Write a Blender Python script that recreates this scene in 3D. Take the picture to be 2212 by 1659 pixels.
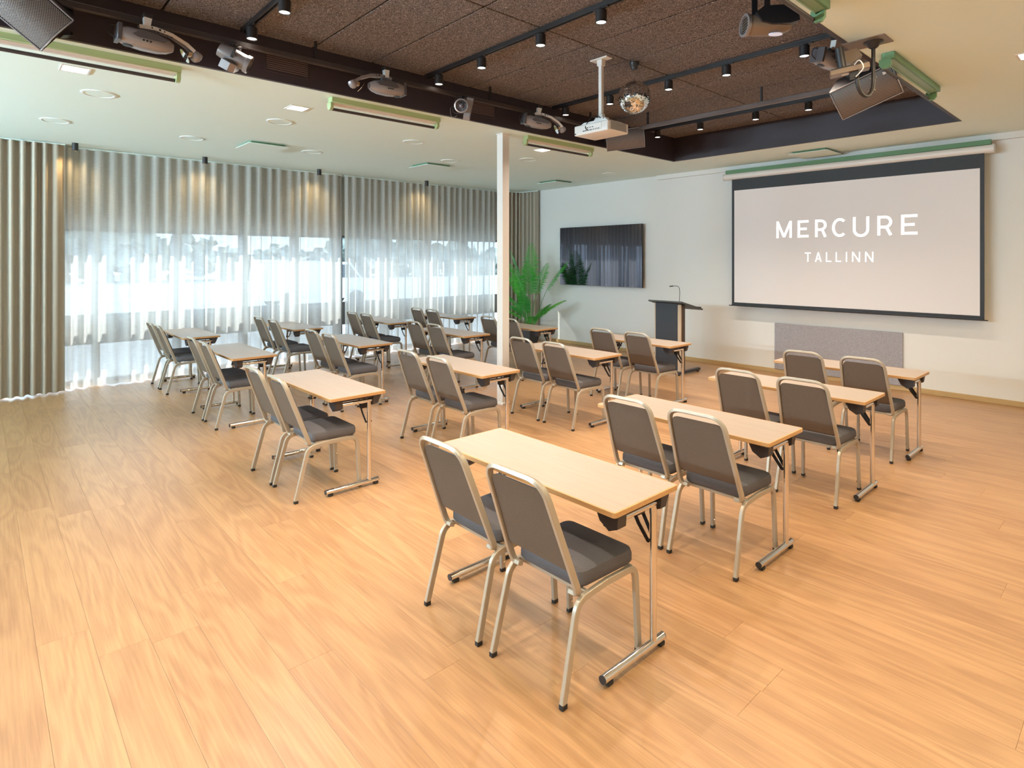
import bpy, bmesh, math, random
from mathutils import Vector, Matrix, Euler
import numpy as np

for o in list(bpy.data.objects):
    bpy.data.objects.remove(o)
SC = bpy.context.scene
C = SC.collection
PI = math.pi
rnd = random.Random(7)

# ------------------------------------------------------------ camera, world, sun, exposure
cam_d = bpy.data.cameras.new('camera'); cam = bpy.data.objects.new('camera', cam_d); C.objects.link(cam)
cam.location = (0, 0, 1.78)
cam.rotation_euler = (PI / 2, 0, math.radians(137.85 - 90))
cam_d.sensor_width = 36; cam_d.sensor_fit = 'HORIZONTAL'
cam_d.lens = 1275 / 2212 * 36
cam_d.shift_y = -(829.5 - 562) / 2212
cam_d.clip_start = 0.02; cam_d.clip_end = 500
SC.camera = cam

W = bpy.data.worlds.new('sky'); SC.world = W; W.use_nodes = True
bg = W.node_tree.nodes['Background']
bg.inputs[0].default_value = (0.64, 0.81, 1.0, 1); bg.inputs[1].default_value = 4.8

sd = bpy.data.lights.new('sun', 'SUN'); sun = bpy.data.objects.new('sun', sd); C.objects.link(sun)
sd.energy = 6.5; sd.angle = math.radians(0.6); sd.color = (1.0, 0.95, 0.88)
sun.rotation_euler = Vector((1.0, 0.55, -0.9)).to_track_quat('-Z', 'Y').to_euler()
sun.location = (-20, -5, 15)
# daylight sampling helper: a portal in the window opening (gives no light of its own)
pd = bpy.data.lights.new('window_portal', 'AREA'); po = bpy.data.objects.new('window_portal', pd); C.objects.link(po)
pd.shape = 'RECTANGLE'; pd.size = 2.4; pd.size_y = 13.6; pd.cycles.is_portal = True
po.location = (-10.72, 2.4, 1.2); po.rotation_euler = (0, -PI / 2, 0)

V = SC.view_settings
SC.display_settings.display_device = 'sRGB'
V.view_transform = 'Standard'; V.look = 'None'; V.gamma = 1; V.exposure = 0.17; V.use_curve_mapping = False
SC.cycles.use_denoising = True
SC.cycles.use_adaptive_sampling = True; SC.cycles.adaptive_threshold = 0.035
SC.cycles.max_bounces = 8; SC.cycles.diffuse_bounces = 4; SC.cycles.glossy_bounces = 4
SC.cycles.transparent_max_bounces = 12; SC.cycles.transmission_bounces = 6
SC.cycles.sample_clamp_indirect = 6.0
SC.cycles.caustics_reflective = False; SC.cycles.caustics_refractive = False

WARM = (1.0, 0.85, 0.69)
P_TRACK, P_SQUARE, P_CURTAIN, P_UP = 78, 12, 13, 80

# ------------------------------------------------------------ helpers
def obj(name, me, m=None, parent=None, loc=None, rot=None, angle=40):
    if isinstance(me, bmesh.types.BMesh):
        bm = me
        bmesh.ops.recalc_face_normals(bm, faces=bm.faces)
        me = bpy.data.meshes.new(name); bm.to_mesh(me); bm.free()
        me.polygons.foreach_set('use_smooth', [True] * len(me.polygons))
        me.set_sharp_from_angle(angle=math.radians(angle))
    if m is not None and len(me.materials) == 0:
        for q in (m if isinstance(m, (list, tuple)) else [m]):
            me.materials.append(q)
    o = bpy.data.objects.new(name, me); C.objects.link(o)
    if parent: o.parent = parent
    if loc is not None: o.location = loc
    if rot is not None: o.rotation_euler = rot
    return o

def tag(o, label=None, cat=None, group=None, kind=None):
    if label: o['label'] = label
    if cat: o['category'] = cat
    if group: o['group'] = group
    if kind: o['kind'] = kind
    return o

def thing(name, label, cat, loc=(0, 0, 0), rot=(0, 0, 0), group=None):
    o = bpy.data.objects.new(name, None); C.objects.link(o); o.empty_display_size = .1
    o.location = loc; o.rotation_euler = rot
    return tag(o, label, cat, group)

def struct(name, loc=(0, 0, 0)):
    o = bpy.data.objects.new(name, None); C.objects.link(o); o.location = loc; o['kind'] = 'structure'
    return o

def copy_tree(o, parent=None):
    c = o.copy(); C.objects.link(c)
    if parent: c.parent = parent
    for ch in list(o.children):
        copy_tree(ch, c)
    return c

def B(): return bmesh.new()

def bx(bm, x0, x1, y0, y1, z0, z1, bev=0.0, M=None, seg=1):
    r = bmesh.ops.create_cube(bm, size=1)
    vs = r['verts']
    for v in vs:
        v.co = Vector((x0 if v.co.x < 0 else x1, y0 if v.co.y < 0 else y1, z0 if v.co.z < 0 else z1))
    if bev > 0:
        es = list({e for v in vs for e in v.link_edges})
        g = bmesh.ops.bevel(bm, geom=es, offset=bev, segments=seg, affect='EDGES', profile=0.5)
        vs = list({v for f in g['faces'] for v in f.verts} | {v for v in vs if v.is_valid})
    if M is not None:
        for v in vs: v.co = M @ v.co
    return vs

def cyl(bm, p0, p1, r0, r1=None, n=16, caps=True):
    p0 = Vector(p0); p1 = Vector(p1); r1 = r0 if r1 is None else r1
    d = (p1 - p0)
    q = d.to_track_quat('Z', 'Y')
    rings = []
    for p, r in ((p0, r0), (p1, r1)):
        rings.append([bm.verts.new(p + q @ Vector((r * math.cos(2 * PI * k / n), r * math.sin(2 * PI * k / n), 0))) for k in range(n)])
    for k in range(n):
        bm.faces.new((rings[0][k], rings[0][(k + 1) % n], rings[1][(k + 1) % n], rings[1][k]))
    if caps:
        bm.faces.new(rings[0][::-1]); bm.faces.new(rings[1])

def lathe(bm, prof, n=24, M=None):
    """prof: list of (r, z) revolved around local Z"""
    M = M or Matrix()
    rings = []
    for r, z in prof:
        if r < 1e-6: rings.append([bm.verts.new(M @ Vector((0, 0, z)))])
        else: rings.append([bm.verts.new(M @ Vector((r * math.cos(2 * PI * k / n), r * math.sin(2 * PI * k / n), z))) for k in range(n)])
    for a, b in zip(rings, rings[1:]):
        for k in range(n):
            k2 = (k + 1) % n
            if len(a) == 1 and len(b) == 1: continue
            if len(a) == 1: bm.faces.new((a[0], b[k2], b[k]))
            elif len(b) == 1: bm.faces.new((a[k], a[k2], b[0]))
            else: bm.faces.new((a[k], a[k2], b[k2], b[k]))

def fillet(pts, r, n=5, closed=False):
    pts = [Vector(p) for p in pts]; out = []
    N = len(pts)
    for i, p in enumerate(pts):
        if not closed and i in (0, N - 1): out.append(p); continue
        a = pts[(i - 1) % N]; b = pts[(i + 1) % N]
        rr = r[i] if isinstance(r, (list, tuple)) else r
        if rr <= 0: out.append(p); continue
        da = (a - p); db = (b - p)
        ra = min(rr, da.length * .49); rb = min(rr, db.length * .49)
        A = p + da.normalized() * ra; D = p + db.normalized() * rb
        for k in range(n + 1):
            t = k / n
            out.append(A * (1 - t) ** 2 + p * 2 * t * (1 - t) + D * t * t)
    return out

def sweep(bm, pts, ref, wa, wb, closed=False, section='rect', n=10):
    """sweep a section along pts; wa = size along ref, wb = size across"""
    pts = [Vector(p) for p in pts]; ref = Vector(ref).normalized(); N = len(pts)
    if section == 'rect':
        c = min(wa, wb) * .13
        a, b = wa / 2, wb / 2
        sec = [(-a + c, -b), (a - c, -b), (a, -b + c), (a, b - c), (a - c, b), (-a + c, b), (-a, b - c), (-a, -b + c)]
    else:
        sec = [(wa / 2 * math.cos(2 * PI * k / n), wb / 2 * math.sin(2 * PI * k / n)) for k in range(n)]
    rings = []
    for i, p in enumerate(pts):
        if closed: t = pts[(i + 1) % N] - pts[(i - 1) % N]
        else: t = pts[min(i + 1, N - 1)] - pts[max(i - 1, 0)]
        t.normalize()
        rf = (ref - t * ref.dot(t))
        if rf.length < 1e-4: rf = t.orthogonal()
        rf.normalize()
        s = t.cross(rf).normalized()
        rings.append([bm.verts.new(p + rf * u + s * v) for u, v in sec])
    L = len(sec)
    for i in range(N if closed else N - 1):
        a = rings[i]; b = rings[(i + 1) % N]
        for k in range(L):
            bm.faces.new((a[k], a[(k + 1) % L], b[(k + 1) % L], b[k]))
    if not closed:
        bm.faces.new(rings[0][::-1]); bm.faces.new(rings[-1])

def tube(bm, pts, r, n=8, closed=False):
    sweep(bm, pts, (0.13, 0.31, 0.94), 2 * r, 2 * r, closed, 'round', n)

def prism(bm, poly, axis, a0, a1):
    """extrude a 2-D polygon: axis 'x' -> poly is (y, z); 'y' -> (x, z); 'z' -> (x, y)"""
    def mk(p, a):
        return Vector((a, p[0], p[1])) if axis == 'x' else Vector((p[0], a, p[1])) if axis == 'y' else Vector((p[0], p[1], a))
    A = [bm.verts.new(mk(p, a0)) for p in poly]; D = [bm.verts.new(mk(p, a1)) for p in poly]
    n = len(poly)
    bm.faces.new(A[::-1]); bm.faces.new(D)
    for k in range(n): bm.faces.new((A[k], A[(k + 1) % n], D[(k + 1) % n], D[k]))

def cushion(bm, outline, thick, puff, ax, nrm, edge=0.02, sub=2):
    """padded slab: outline = 3-D points in order (a flat loop), grows by thick along nrm with a soft rounded edge"""
    pts = [Vector(p) for p in outline]; nrm = Vector(nrm).normalized()
    c = sum(pts, Vector()) / len(pts)
    def ring(shrink, h):
        out = []
        for p in pts:
            d = (p - c); out.append(bm.verts.new(c + d * (1 - shrink / max(d.length, 1e-4)) + nrm * h))
        return out
    lv = [(edge * .55, 0), (0, thick * .18), (0, thick * .62), (edge * .35, thick * .88), (edge * 1.2, thick), (0.0, 0.0)]
    rings = [ring(s, h) for s, h in lv[:-1]]
    n = len(pts)
    for a, b in zip(rings, rings[1:]):
        for k in range(n): bm.faces.new((a[k], a[(k + 1) % n], b[(k + 1) % n], b[k]))
    prev = rings[-1]
    for f, hh in ((.75, .55), (.45, .88), (.18, 1.0)):
        cur = [bm.verts.new(c + (p - c) * f + nrm * (thick + puff * hh)) for p in pts]
        for k in range(n): bm.faces.new((prev[k], prev[(k + 1) % n], cur[(k + 1) % n], cur[k]))
        prev = cur
    bm.faces.new(prev)
    bm.faces.new(rings[0][::-1])

# ------------------------------------------------------------ materials
def new_mat(name):
    m = bpy.data.materials.new(name); m.use_nodes = True
    return m, m.node_tree, m.node_tree.nodes['Principled BSDF']

def N(nt, typ, **kw):
    n = nt.nodes.new(typ)
    for k, v in kw.items():
        if k.startswith('i_'): n.inputs[k[2:].replace('_', ' ')].default_value = v
        else: setattr(n, k, v)
    return n

def ramp(nt, stops):
    r = nt.nodes.new('ShaderNodeValToRGB')
    while len(r.color_ramp.elements) < len(stops): r.color_ramp.elements.new(0.5)
    for e, (p, c) in zip(r.color_ramp.elements, stops):
        e.position = p; e.color = (*c, 1)
    return r

def plain(name, col, rough=.5, metal=0.0, bump=0, bscale=200, var=0.0, spec=.5, emis=None, es=0):
    m, nt, p = new_mat(name)
    p.inputs['Base Color'].default_value = (*col, 1)
    p.inputs['Roughness'].default_value = rough; p.inputs['Metallic'].default_value = metal
    p.inputs['Specular IOR Level'].default_value = spec
    tc = N(nt, 'ShaderNodeTexCoord')
    nz = N(nt, 'ShaderNodeTexNoise', i_Scale=bscale, i_Detail=3.0)
    nt.links.new(tc.outputs['Object'], nz.inputs['Vector'])
    if var:
        r = ramp(nt, [(.3, tuple(c * (1 - var) for c in col)), (.7, tuple(min(1, c * (1 + var)) for c in col))])
        nt.links.new(nz.outputs['Fac'], r.inputs[0]); nt.links.new(r.outputs[0], p.inputs['Base Color'])
    if bump:
        b = N(nt, 'ShaderNodeBump', i_Strength=bump, i_Distance=.002)
        nt.links.new(nz.outputs['Fac'], b.inputs['Height']); nt.links.new(b.outputs[0], p.inputs['Normal'])
    if emis:
        p.inputs['Emission Color'].default_value = (*emis, 1); p.inputs['Emission Strength'].default_value = es
    return m

def wood(name, dark, light, rough, axis='X', scale=1.0, per='object', amp=.13, rings=True):
    m, nt, p = new_mat(name)
    lk = nt.links.new
    geo = N(nt, 'ShaderNodeNewGeometry'); oi = N(nt, 'ShaderNodeObjectInfo')
    rnd_out = oi.outputs['Random'] if per == 'object' else geo.outputs['Random Per Island']
    mul = N(nt, 'ShaderNodeMath', operation='MULTIPLY'); mul.inputs[1].default_value = 57.0
    lk(rnd_out, mul.inputs[0])
    comb = N(nt, 'ShaderNodeCombineXYZ'); lk(mul.outputs[0], comb.inputs[0]); lk(mul.outputs[0], comb.inputs[1])
    add = N(nt, 'ShaderNodeVectorMath', operation='ADD'); lk(geo.outputs['Position'], add.inputs[0]); lk(comb.outputs[0], add.inputs[1])
    mp = N(nt, 'ShaderNodeMapping'); lk(add.outputs[0], mp.inputs[0])
    s = (1, 7, 7) if axis == 'X' else (7, 1, 7)
    mp.inputs['Scale'].default_value = tuple(k * scale for k in s)
    n1 = N(nt, 'ShaderNodeTexNoise', i_Scale=.8, i_Detail=1.5, i_Distortion=.4); lk(mp.outputs[0], n1.inputs['Vector'])
    mr = N(nt, 'ShaderNodeMath', operation='MULTIPLY'); mr.inputs[1].default_value = 42.0; lk(n1.outputs['Fac'], mr.inputs[0])
    sn = N(nt, 'ShaderNodeMath', operation='SINE'); lk(mr.outputs[0], sn.inputs[0])
    mp2 = N(nt, 'ShaderNodeMapping'); lk(add.outputs[0], mp2.inputs[0])
    s2 = (3, 90, 90) if axis == 'X' else (90, 3, 90)
    mp2.inputs['Scale'].default_value = s2
    n2 = N(nt, 'ShaderNodeTexNoise', i_Scale=1.0, i_Detail=4.0, i_Roughness=.6); lk(mp2.outputs[0], n2.inputs['Vector'])
    m1 = N(nt, 'ShaderNodeMath', operation='MULTIPLY'); m1.inputs[1].default_value = amp if rings else 0.0; lk(sn.outputs[0], m1.inputs[0])
    a1 = N(nt, 'ShaderNodeMath', operation='ADD'); lk(m1.outputs[0], a1.inputs[0]); lk(n2.outputs['Fac'], a1.inputs[1])
    m2 = N(nt, 'ShaderNodeMath', operation='MULTIPLY_ADD'); m2.inputs[1].default_value = .24; m2.inputs[2].default_value = -.12
    lk(rnd_out, m2.inputs[0])
    a2 = N(nt, 'ShaderNodeMath', operation='ADD'); lk(a1.outputs[0], a2.inputs[0]); lk(m2.outputs[0], a2.inputs[1])
    r = ramp(nt, [(.18, dark), (.5, tuple((a + b) / 2 for a, b in zip(dark, light))), (.82, light)])
    lk(a2.outputs[0], r.inputs[0]); lk(r.outputs[0], p.inputs['Base Color'])
    p.inputs['Roughness'].default_value = rough
    b = N(nt, 'ShaderNodeBump', i_Strength=.06, i_Distance=.001); lk(n2.outputs['Fac'], b.inputs['Height']); lk(b.outputs[0], p.inputs['Normal'])
    return m

FL_D, FL_L = (0.335, 0.168, 0.072), (0.505, 0.285, 0.132)
M = {}
M['floor'] = wood('oak_planks', FL_D, FL_L, .36)
M['floor_far'] = wood('oak_planks_far', FL_D, FL_L, .36, per='island')
for k in ('floor', 'floor_far'): M[k].node_tree.nodes['Principled BSDF'].inputs['Specular IOR Level'].default_value = 1.0
M['subfloor'] = plain('subfloor', (.16, .09, .04), .8)
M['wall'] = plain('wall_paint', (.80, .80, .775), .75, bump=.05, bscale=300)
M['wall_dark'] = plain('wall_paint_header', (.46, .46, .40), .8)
M['ceil'] = plain('ceiling_paint', (.82, .95, .90), .85)
M['recess'] = plain('recess_paint', (.040, .027, .032), .5, bump=.03)
M['deck'] = plain('recess_deck', (.010, .008, .008), .9)
M['batten'] = plain('batten_green_cast', (.40, .50, .25), .45)  # white fitting; the green cast of the light is put into its colour
M['ventneck'] = plain('vent_neck', (.12, .25, .13), .6)
M['white'] = plain('white_plastic', (.78, .74, .70), .4)
M['whitemetal'] = plain('white_enamel', (.80, .76, .72), .35)
M['black'] = plain('black_plastic', (.018, .016, .018), .45)
M['blackmetal'] = plain('black_powdercoat', (.022, .018, .018), .42, bump=.05)
M['darkplastic'] = plain('dark_brown_plastic', (.050, .040, .042), .5)
M['rubber'] = plain('black_rubber', (.02, .018, .018), .7)
M['chrome'] = plain('chrome', (.78, .74, .70), .10, metal=1)
M['chair_metal'] = plain('champagne_enamel', (.45, .395, .32), .34, metal=.3)
M['fabric'] = plain('taupe_velour_daylit', (.125, .120, .130), .95, bump=.5, bscale=420, var=.22, spec=.15)  # same cloth as the back boards, with cool daylight put into the colour
M['fabric_lamplit'] = plain('taupe_velour_lamplit', (.150, .110, .083), .95, bump=.5, bscale=420, var=.18, spec=.15)  # same cloth as the seats, with warm lamplight put into the colour
M['top'] = wood('maple_laminate', (.36, .285, .235), (.425, .345, .29), .42, amp=.05)
M['edge'] = wood('oak_edge', (.46, .25, .10), (.62, .37, .17), .4, rings=False)
M['base'] = wood('oak_baseboard', (.46, .30, .13), (.60, .42, .20), .5, rings=False)
M['silver'] = plain('silver_plastic', (.33, .30, .305), .32, metal=.35)
M['silver2'] = plain('silver_dark', (.13, .12, .13), .4, metal=.3)
M['mirror'] = plain('mirror', (.92, .92, .90), .03, metal=1)
M['lens'] = plain('glass_lens', (.10, .09, .12), .05, spec=1.0)
M['column'] = plain('column_paint', (.74, .70, .66), .6)
M['screen_white'] = plain('projection_surface', (.60, .57, .56), .9, emis=(.95, .86, .82), es=.16)  # faint glow stands in for projector light on the cloth
M['letters'] = plain('projected_letters', (.85, .84, .82), .9, emis=(1, .98, .95), es=.75)  # projected light put in as a glow of the letters
M['screen_black'] = plain('screen_masking', (.020, .019, .021), .55)
M['felt'] = plain('grey_felt', (.36, .345, .37), .95, bump=.6, bscale=160, var=.25)
M['lect_dark'] = plain('lectern_anthracite', (.035, .036, .043), .45, bump=.05)
M['lect_wood'] = wood('lectern_oak', (.50, .38, .26), (.66, .52, .38), .5, axis='Y', rings=False)
M['lect_top'] = plain('lectern_top', (.06, .065, .065), .5)
M['pot'] = plain('pot_grey', (.055, .058, .065), .55, bump=.2, bscale=60)
M['pebble'] = plain('white_pebbles', (.75, .74, .72), .6)
M['asphalt'] = plain('pale_asphalt', (.42, .43, .44), .9, var=.1, bscale=3)
M['bark'] = plain('bark', (.10, .075, .05), .9)
M['treeleaf'] = plain('hazed_tree_leaves', (.30, .35, .32), .8, var=.3, bscale=2)  # leaf green paled to put distant haze into the colour
M['vanpaint'] = plain('white_van_paint', (.8, .8, .8), .3)
M['vanglass'] = plain('van_glass', (.05, .06, .07), .1)

def emit(name, col, s):
    m, nt, p = new_mat(name)
    p.inputs['Base Color'].default_value = (0, 0, 0, 1)
    p.inputs['Emission Color'].default_value = (*col, 1); p.inputs['Emission Strength'].default_value = s
    return m
M['lamp'] = emit('lamp_diffuser', (1, .88, .72), 9)
M['lamp_sq'] = emit('square_diffuser', (1, .92, .80), 7)
M['lamp_cur'] = emit('curtain_lamp', (1, .75, .35), 4)

def frond_mat():
    m, nt, p = new_mat('palm_leaf'); lk = nt.links.new
    oi = N(nt, 'ShaderNodeObjectInfo'); geo = N(nt, 'ShaderNodeNewGeometry')
    r = ramp(nt, [(0, (.03, .24, .05)), (.6, (.08, .48, .06)), (1, (.22, .66, .08))])
    a = N(nt, 'ShaderNodeMath', operation='MULTIPLY_ADD'); a.inputs[1].default_value = .35; lk(geo.outputs['Random Per Island'], a.inputs[0])
    b = N(nt, 'ShaderNodeMath', operation='MULTIPLY'); b.inputs[1].default_value = .65; lk(oi.outputs['Random'], b.inputs[0]); lk(b.outputs[0], a.inputs[2])
    lk(a.outputs[0], r.inputs[0]); lk(r.outputs[0], p.inputs['Base Color']); p.inputs['Roughness'].default_value = .4
    out = nt.nodes['Material Output']
    tr = N(nt, 'ShaderNodeBsdfTranslucent'); lk(r.outputs[0], tr.inputs[0])
    mx = N(nt, 'ShaderNodeMixShader'); mx.inputs[0].default_value = .35
    lk(p.outputs[0], mx.inputs[1]); lk(tr.outputs[0], mx.inputs[2]); lk(mx.outputs[0], out.inputs[0])
    return m
M['palm'] = frond_mat()

def sheer_mat():
    m, nt, p = new_mat('sheer_voile'); lk = nt.links.new
    out = nt.nodes['Material Output']
    tc = N(nt, 'ShaderNodeTexCoord')
    mp = N(nt, 'ShaderNodeMapping'); mp.inputs['Scale'].default_value = (1, 8, 160); lk(tc.outputs['Object'], mp.inputs[0])
    nz = N(nt, 'ShaderNodeTexNoise', i_Scale=1.5, i_Detail=3.0); lk(mp.outputs[0], nz.inputs['Vector'])
    rp = ramp(nt, [(.3, (.76, .76, .76)), (.7, (.90, .90, .90))]); lk(nz.outputs['Fac'], rp.inputs[0])
    d = N(nt, 'ShaderNodeBsdfDiffuse'); d.inputs[0].default_value = (.80, .79, .75, 1)
    t = N(nt, 'ShaderNodeBsdfTranslucent'); t.inputs[0].default_value = (.82, .83, .83, 1)
    s = N(nt, 'ShaderNodeMixShader'); s.inputs[0].default_value = .5; lk(d.outputs[0], s.inputs[1]); lk(t.outputs[0], s.inputs[2])
    tp = N(nt, 'ShaderNodeBsdfTransparent')
    mx = N(nt, 'ShaderNodeMixShader'); lk(rp.outputs[0], mx.inputs[0])
    lk(tp.outputs[0], mx.inputs[1]); lk(s.outputs[0], mx.inputs[2]); lk(mx.outputs[0], out.inputs[0])
    return m
M['sheer'] = sheer_mat()

def drape_mat():
    m, nt, p = new_mat('drape_linen')
    lk = nt.links.new
    tc = N(nt, 'ShaderNodeTexCoord')
    nz = N(nt, 'ShaderNodeTexNoise', i_Scale=300.0, i_Detail=2.0); lk(tc.outputs['Object'], nz.inputs['Vector'])
    r = ramp(nt, [(.3, (.42, .37, .30)), (.7, (.53, .475, .39))]); lk(nz.outputs['Fac'], r.inputs[0]); lk(r.outputs[0], p.inputs['Base Color'])
    p.inputs['Roughness'].default_value = .9; p.inputs['Specular IOR Level'].default_value = .2
    b = N(nt, 'ShaderNodeBump', i_Strength=.2, i_Distance=.001); lk(nz.outputs['Fac'], b.inputs['Height']); lk(b.outputs[0], p.inputs['Normal'])
    return m
M['drape'] = drape_mat()

def glass_mat():
    m, nt, p = new_mat('window_glass'); lk = nt.links.new
    out = nt.nodes['Material Output']
    tp = N(nt, 'ShaderNodeBsdfTransparent'); tp.inputs[0].default_value = (.93, .96, .95, 1)
    g = N(nt, 'ShaderNodeBsdfGlossy'); g.inputs['Roughness'].default_value = .0
    mx = N(nt, 'ShaderNodeMixShader'); mx.inputs[0].default_value = .045; lk(tp.outputs[0], mx.inputs[1]); lk(g.outputs[0], mx.inputs[2]); lk(mx.outputs[0], out.inputs[0])
    return m
M['glass'] = glass_mat()

def tv_mat():
    m, nt, p = new_mat('tv_glass'); lk = nt.links.new
    out = nt.nodes['Material Output']
    d = N(nt, 'ShaderNodeBsdfDiffuse'); d.inputs[0].default_value = (.008, .008, .012, 1)
    g = N(nt, 'ShaderNodeBsdfGlossy'); g.inputs[0].default_value = (.80, .80, .95, 1); g.inputs['Roughness'].default_value = .015
    mx = N(nt, 'ShaderNodeMixShader'); mx.inputs[0].default_value = .16
    lk(d.outputs[0], mx.inputs[1]); lk(g.outputs[0], mx.inputs[2]); lk(mx.outputs[0], out.inputs[0])
    return m
M['tv'] = tv_mat()

def woodwool():
    m, nt, p = new_mat('wood_wool_board'); lk = nt.links.new
    tc = N(nt, 'ShaderNodeTexCoord')
    mp = N(nt, 'ShaderNodeMapping'); lk(tc.outputs['Object'], mp.inputs[0])
    n0 = N(nt, 'ShaderNodeTexNoise', i_Scale=38.0, i_Detail=3.0); lk(mp.outputs[0], n0.inputs['Vector'])
    sc = N(nt, 'ShaderNodeVectorMath', operation='SCALE'); sc.inputs['Scale'].default_value = .06; lk(n0.outputs['Color'], sc.inputs[0])
    ad = N(nt, 'ShaderNodeVectorMath', operation='ADD'); lk(mp.outputs[0], ad.inputs[0]); lk(sc.outputs[0], ad.inputs[1])
    v = N(nt, 'ShaderNodeTexVoronoi', feature='DISTANCE_TO_EDGE', i_Scale=110.0); lk(ad.outputs[0], v.inputs['Vector'])
    v2 = N(nt, 'ShaderNodeTexNoise', i_Scale=130.0, i_Detail=3.0, i_Roughness=.7); lk(ad.outputs[0], v2.inputs['Vector'])
    r = ramp(nt, [(.36, (.020, .015, .014)), (.50, (.11, .084, .078)), (.66, (.62, .54, .53))])
    lk(v2.outputs['Fac'], r.inputs[0]); lk(r.outputs[0], p.inputs['Base Color'])
    p.inputs['Roughness'].default_value = .9
    b = N(nt, 'ShaderNodeBump', i_Strength=.8, i_Distance=.006); lk(v2.outputs['Fac'], b.inputs['Height']); lk(b.outputs[0], p.inputs['Normal'])
    return m
M['tile'] = woodwool()

def grille_mat():
    m, nt, p = new_mat('speaker_mesh'); lk = nt.links.new
    tc = N(nt, 'ShaderNodeTexCoord')
    v = N(nt, 'ShaderNodeTexVoronoi', i_Scale=110.0); v.voronoi_dimensions = '2D'; v.inputs['Randomness'].default_value = 0.0
    mp = N(nt, 'ShaderNodeMapping'); mp.inputs['Rotation'].default_value = (0, 0, .78); lk(tc.outputs['Object'], mp.inputs[0]); lk(mp.outputs[0], v.inputs['Vector'])
    r = ramp(nt, [(.30, (.008, .007, .007)), (.46, (.30, .25, .23))]); lk(v.outputs['Distance'], r.inputs[0]); lk(r.outputs[0], p.inputs['Base Color'])
    p.inputs['Roughness'].default_value = .4; p.inputs['Metallic'].default_value = .4
    b = N(nt, 'ShaderNodeBump', i_Strength=.6, i_Distance=.002); lk(v.outputs['Distance'], b.inputs['Height']); lk(b.outputs[0], p.inputs['Normal'])
    return m
M['mesh'] = grille_mat()

# ------------------------------------------------------------ room shell
XL, XR, YB, YF, HC, HR = -10.35, 2.6, -4.4, 9.36, 3.34, 3.70
SX0, SX1, SY0, SY1 = -5.19, -1.55, -2.2, 8.15      # ceiling recess

fl = B(); bx(fl, XL - .4, XR + .2, YB - .2, YF + .2, -.12, -.006)
floor = tag(obj('floor', fl, M['subfloor']), kind='structure')
PW, GAP = .20, .00035
planks = []
y = YB; row = 0
while y < YF - .01:
    x = XL - .3 - rnd.random() * 1.9
    y1 = min(y + PW, YF)
    while x < XR:
        x1 = x + 1.93
        a, b = max(x, XL - .25), min(x1, XR)
        if b - a > .05: planks.append((a, b, y, y1))
        x = x1
    y += PW; row += 1
def seen(p):                       # how large a plank shows: distance and angle from the camera
    cx, cy = (p[0] + p[1]) / 2, (p[2] + p[3]) / 2
    d = -.7414 * cx + .6711 * cy; s = .6711 * cx + .7414 * cy
    if d < .9: return 0
    if abs(s) > d * .95 + .9: return 0
    return (p[1] - p[0]) * (p[3] - p[2]) / d ** 3
planks.sort(key=seen, reverse=True)
pm = {}
for i, (a, b, c, d) in enumerate(planks[:298]):
    key = (round(b - a, 3), round(d - c, 3))
    if key not in pm:
        bm = B(); bx(bm, GAP, key[0] - GAP, GAP, key[1] - GAP, -.006, 0, .0004)
        me = bpy.data.meshes.new('floor_plank'); bmesh.ops.recalc_face_normals(bm, faces=bm.faces); bm.to_mesh(me); bm.free(); me.materials.append(M['floor'])
        pm[key] = me
    obj('floor_plank', pm[key], None, floor, (a, c, 0))
bm = B()
for (a, b, c, d) in planks[298:]:
    bx(bm, a + GAP, b - GAP, c + GAP, d - GAP, -.006, 0)
tag(obj('distant_planks', bm, M['floor_far'], floor), kind='stuff')

# ceiling with a rectangular hole, then the dark recess
bm = B()
bx(bm, XL - .3, SX0, YB, YF + .2, HC, HC + .04)
bx(bm, SX1, XR + .2, YB, YF + .2, HC, HC + .04)
bx(bm, SX0, SX1, SY1, YF + .2, HC, HC + .04)
bx(bm, SX0, SX1, YB, SY0, HC, HC + .04)
ceiling = tag(obj('ceiling', bm, M['ceil']), kind='structure')
bm = B(); bx(bm, SX0 - .1, SX1 + .1, SY0 - .1, SY1 + .1, HR + .03, HR + .09); obj('recess_deck', bm, M['deck'], ceiling)
for nm, r in (('recess_side', (SX0 - .03, SX0 + .004, SY0, SY1)), ('recess_side', (SX1 - .004, SX1 + .03, SY0, SY1)),
              ('recess_side', (SX0 - .03, SX1 + .03, SY1 - .004, SY1 + .03)), ('recess_side', (SX0 - .03, SX1 + .03, SY0 - .03, SY0))):
    bm = B(); bx(bm, r[0], r[1], r[2], r[3], HC - .002, HR + .06); obj(nm, bm, M['recess'], ceiling)
xs = [SX0 + .01, -3.46, -1.74, SX1 - .005]
ys = [SY0 + .02]
yy = -1.95
while yy < SY1 - .1: ys.append(yy); yy += .6
ys.append(SY1 - .01)
tm = {}
for i in range(len(xs) - 1):
    for j in range(len(ys) - 1):
        w, h = round(xs[i + 1] - xs[i], 3), round(ys[j + 1] - ys[j], 3)
        if (w, h) not in tm:
            bm = B(); bx(bm, .008, w - .008, .008, h - .008, 0, .028, .004)
            me = bpy.data.meshes.new('ceiling_tile'); bmesh.ops.recalc_face_normals(bm, faces=bm.faces); bm.to_mesh(me); bm.free(); me.materials.append(M['tile']); tm[(w, h)] = me
        obj('ceiling_tile', tm[(w, h)], None, ceiling, (xs[i], ys[j], HR))

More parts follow.
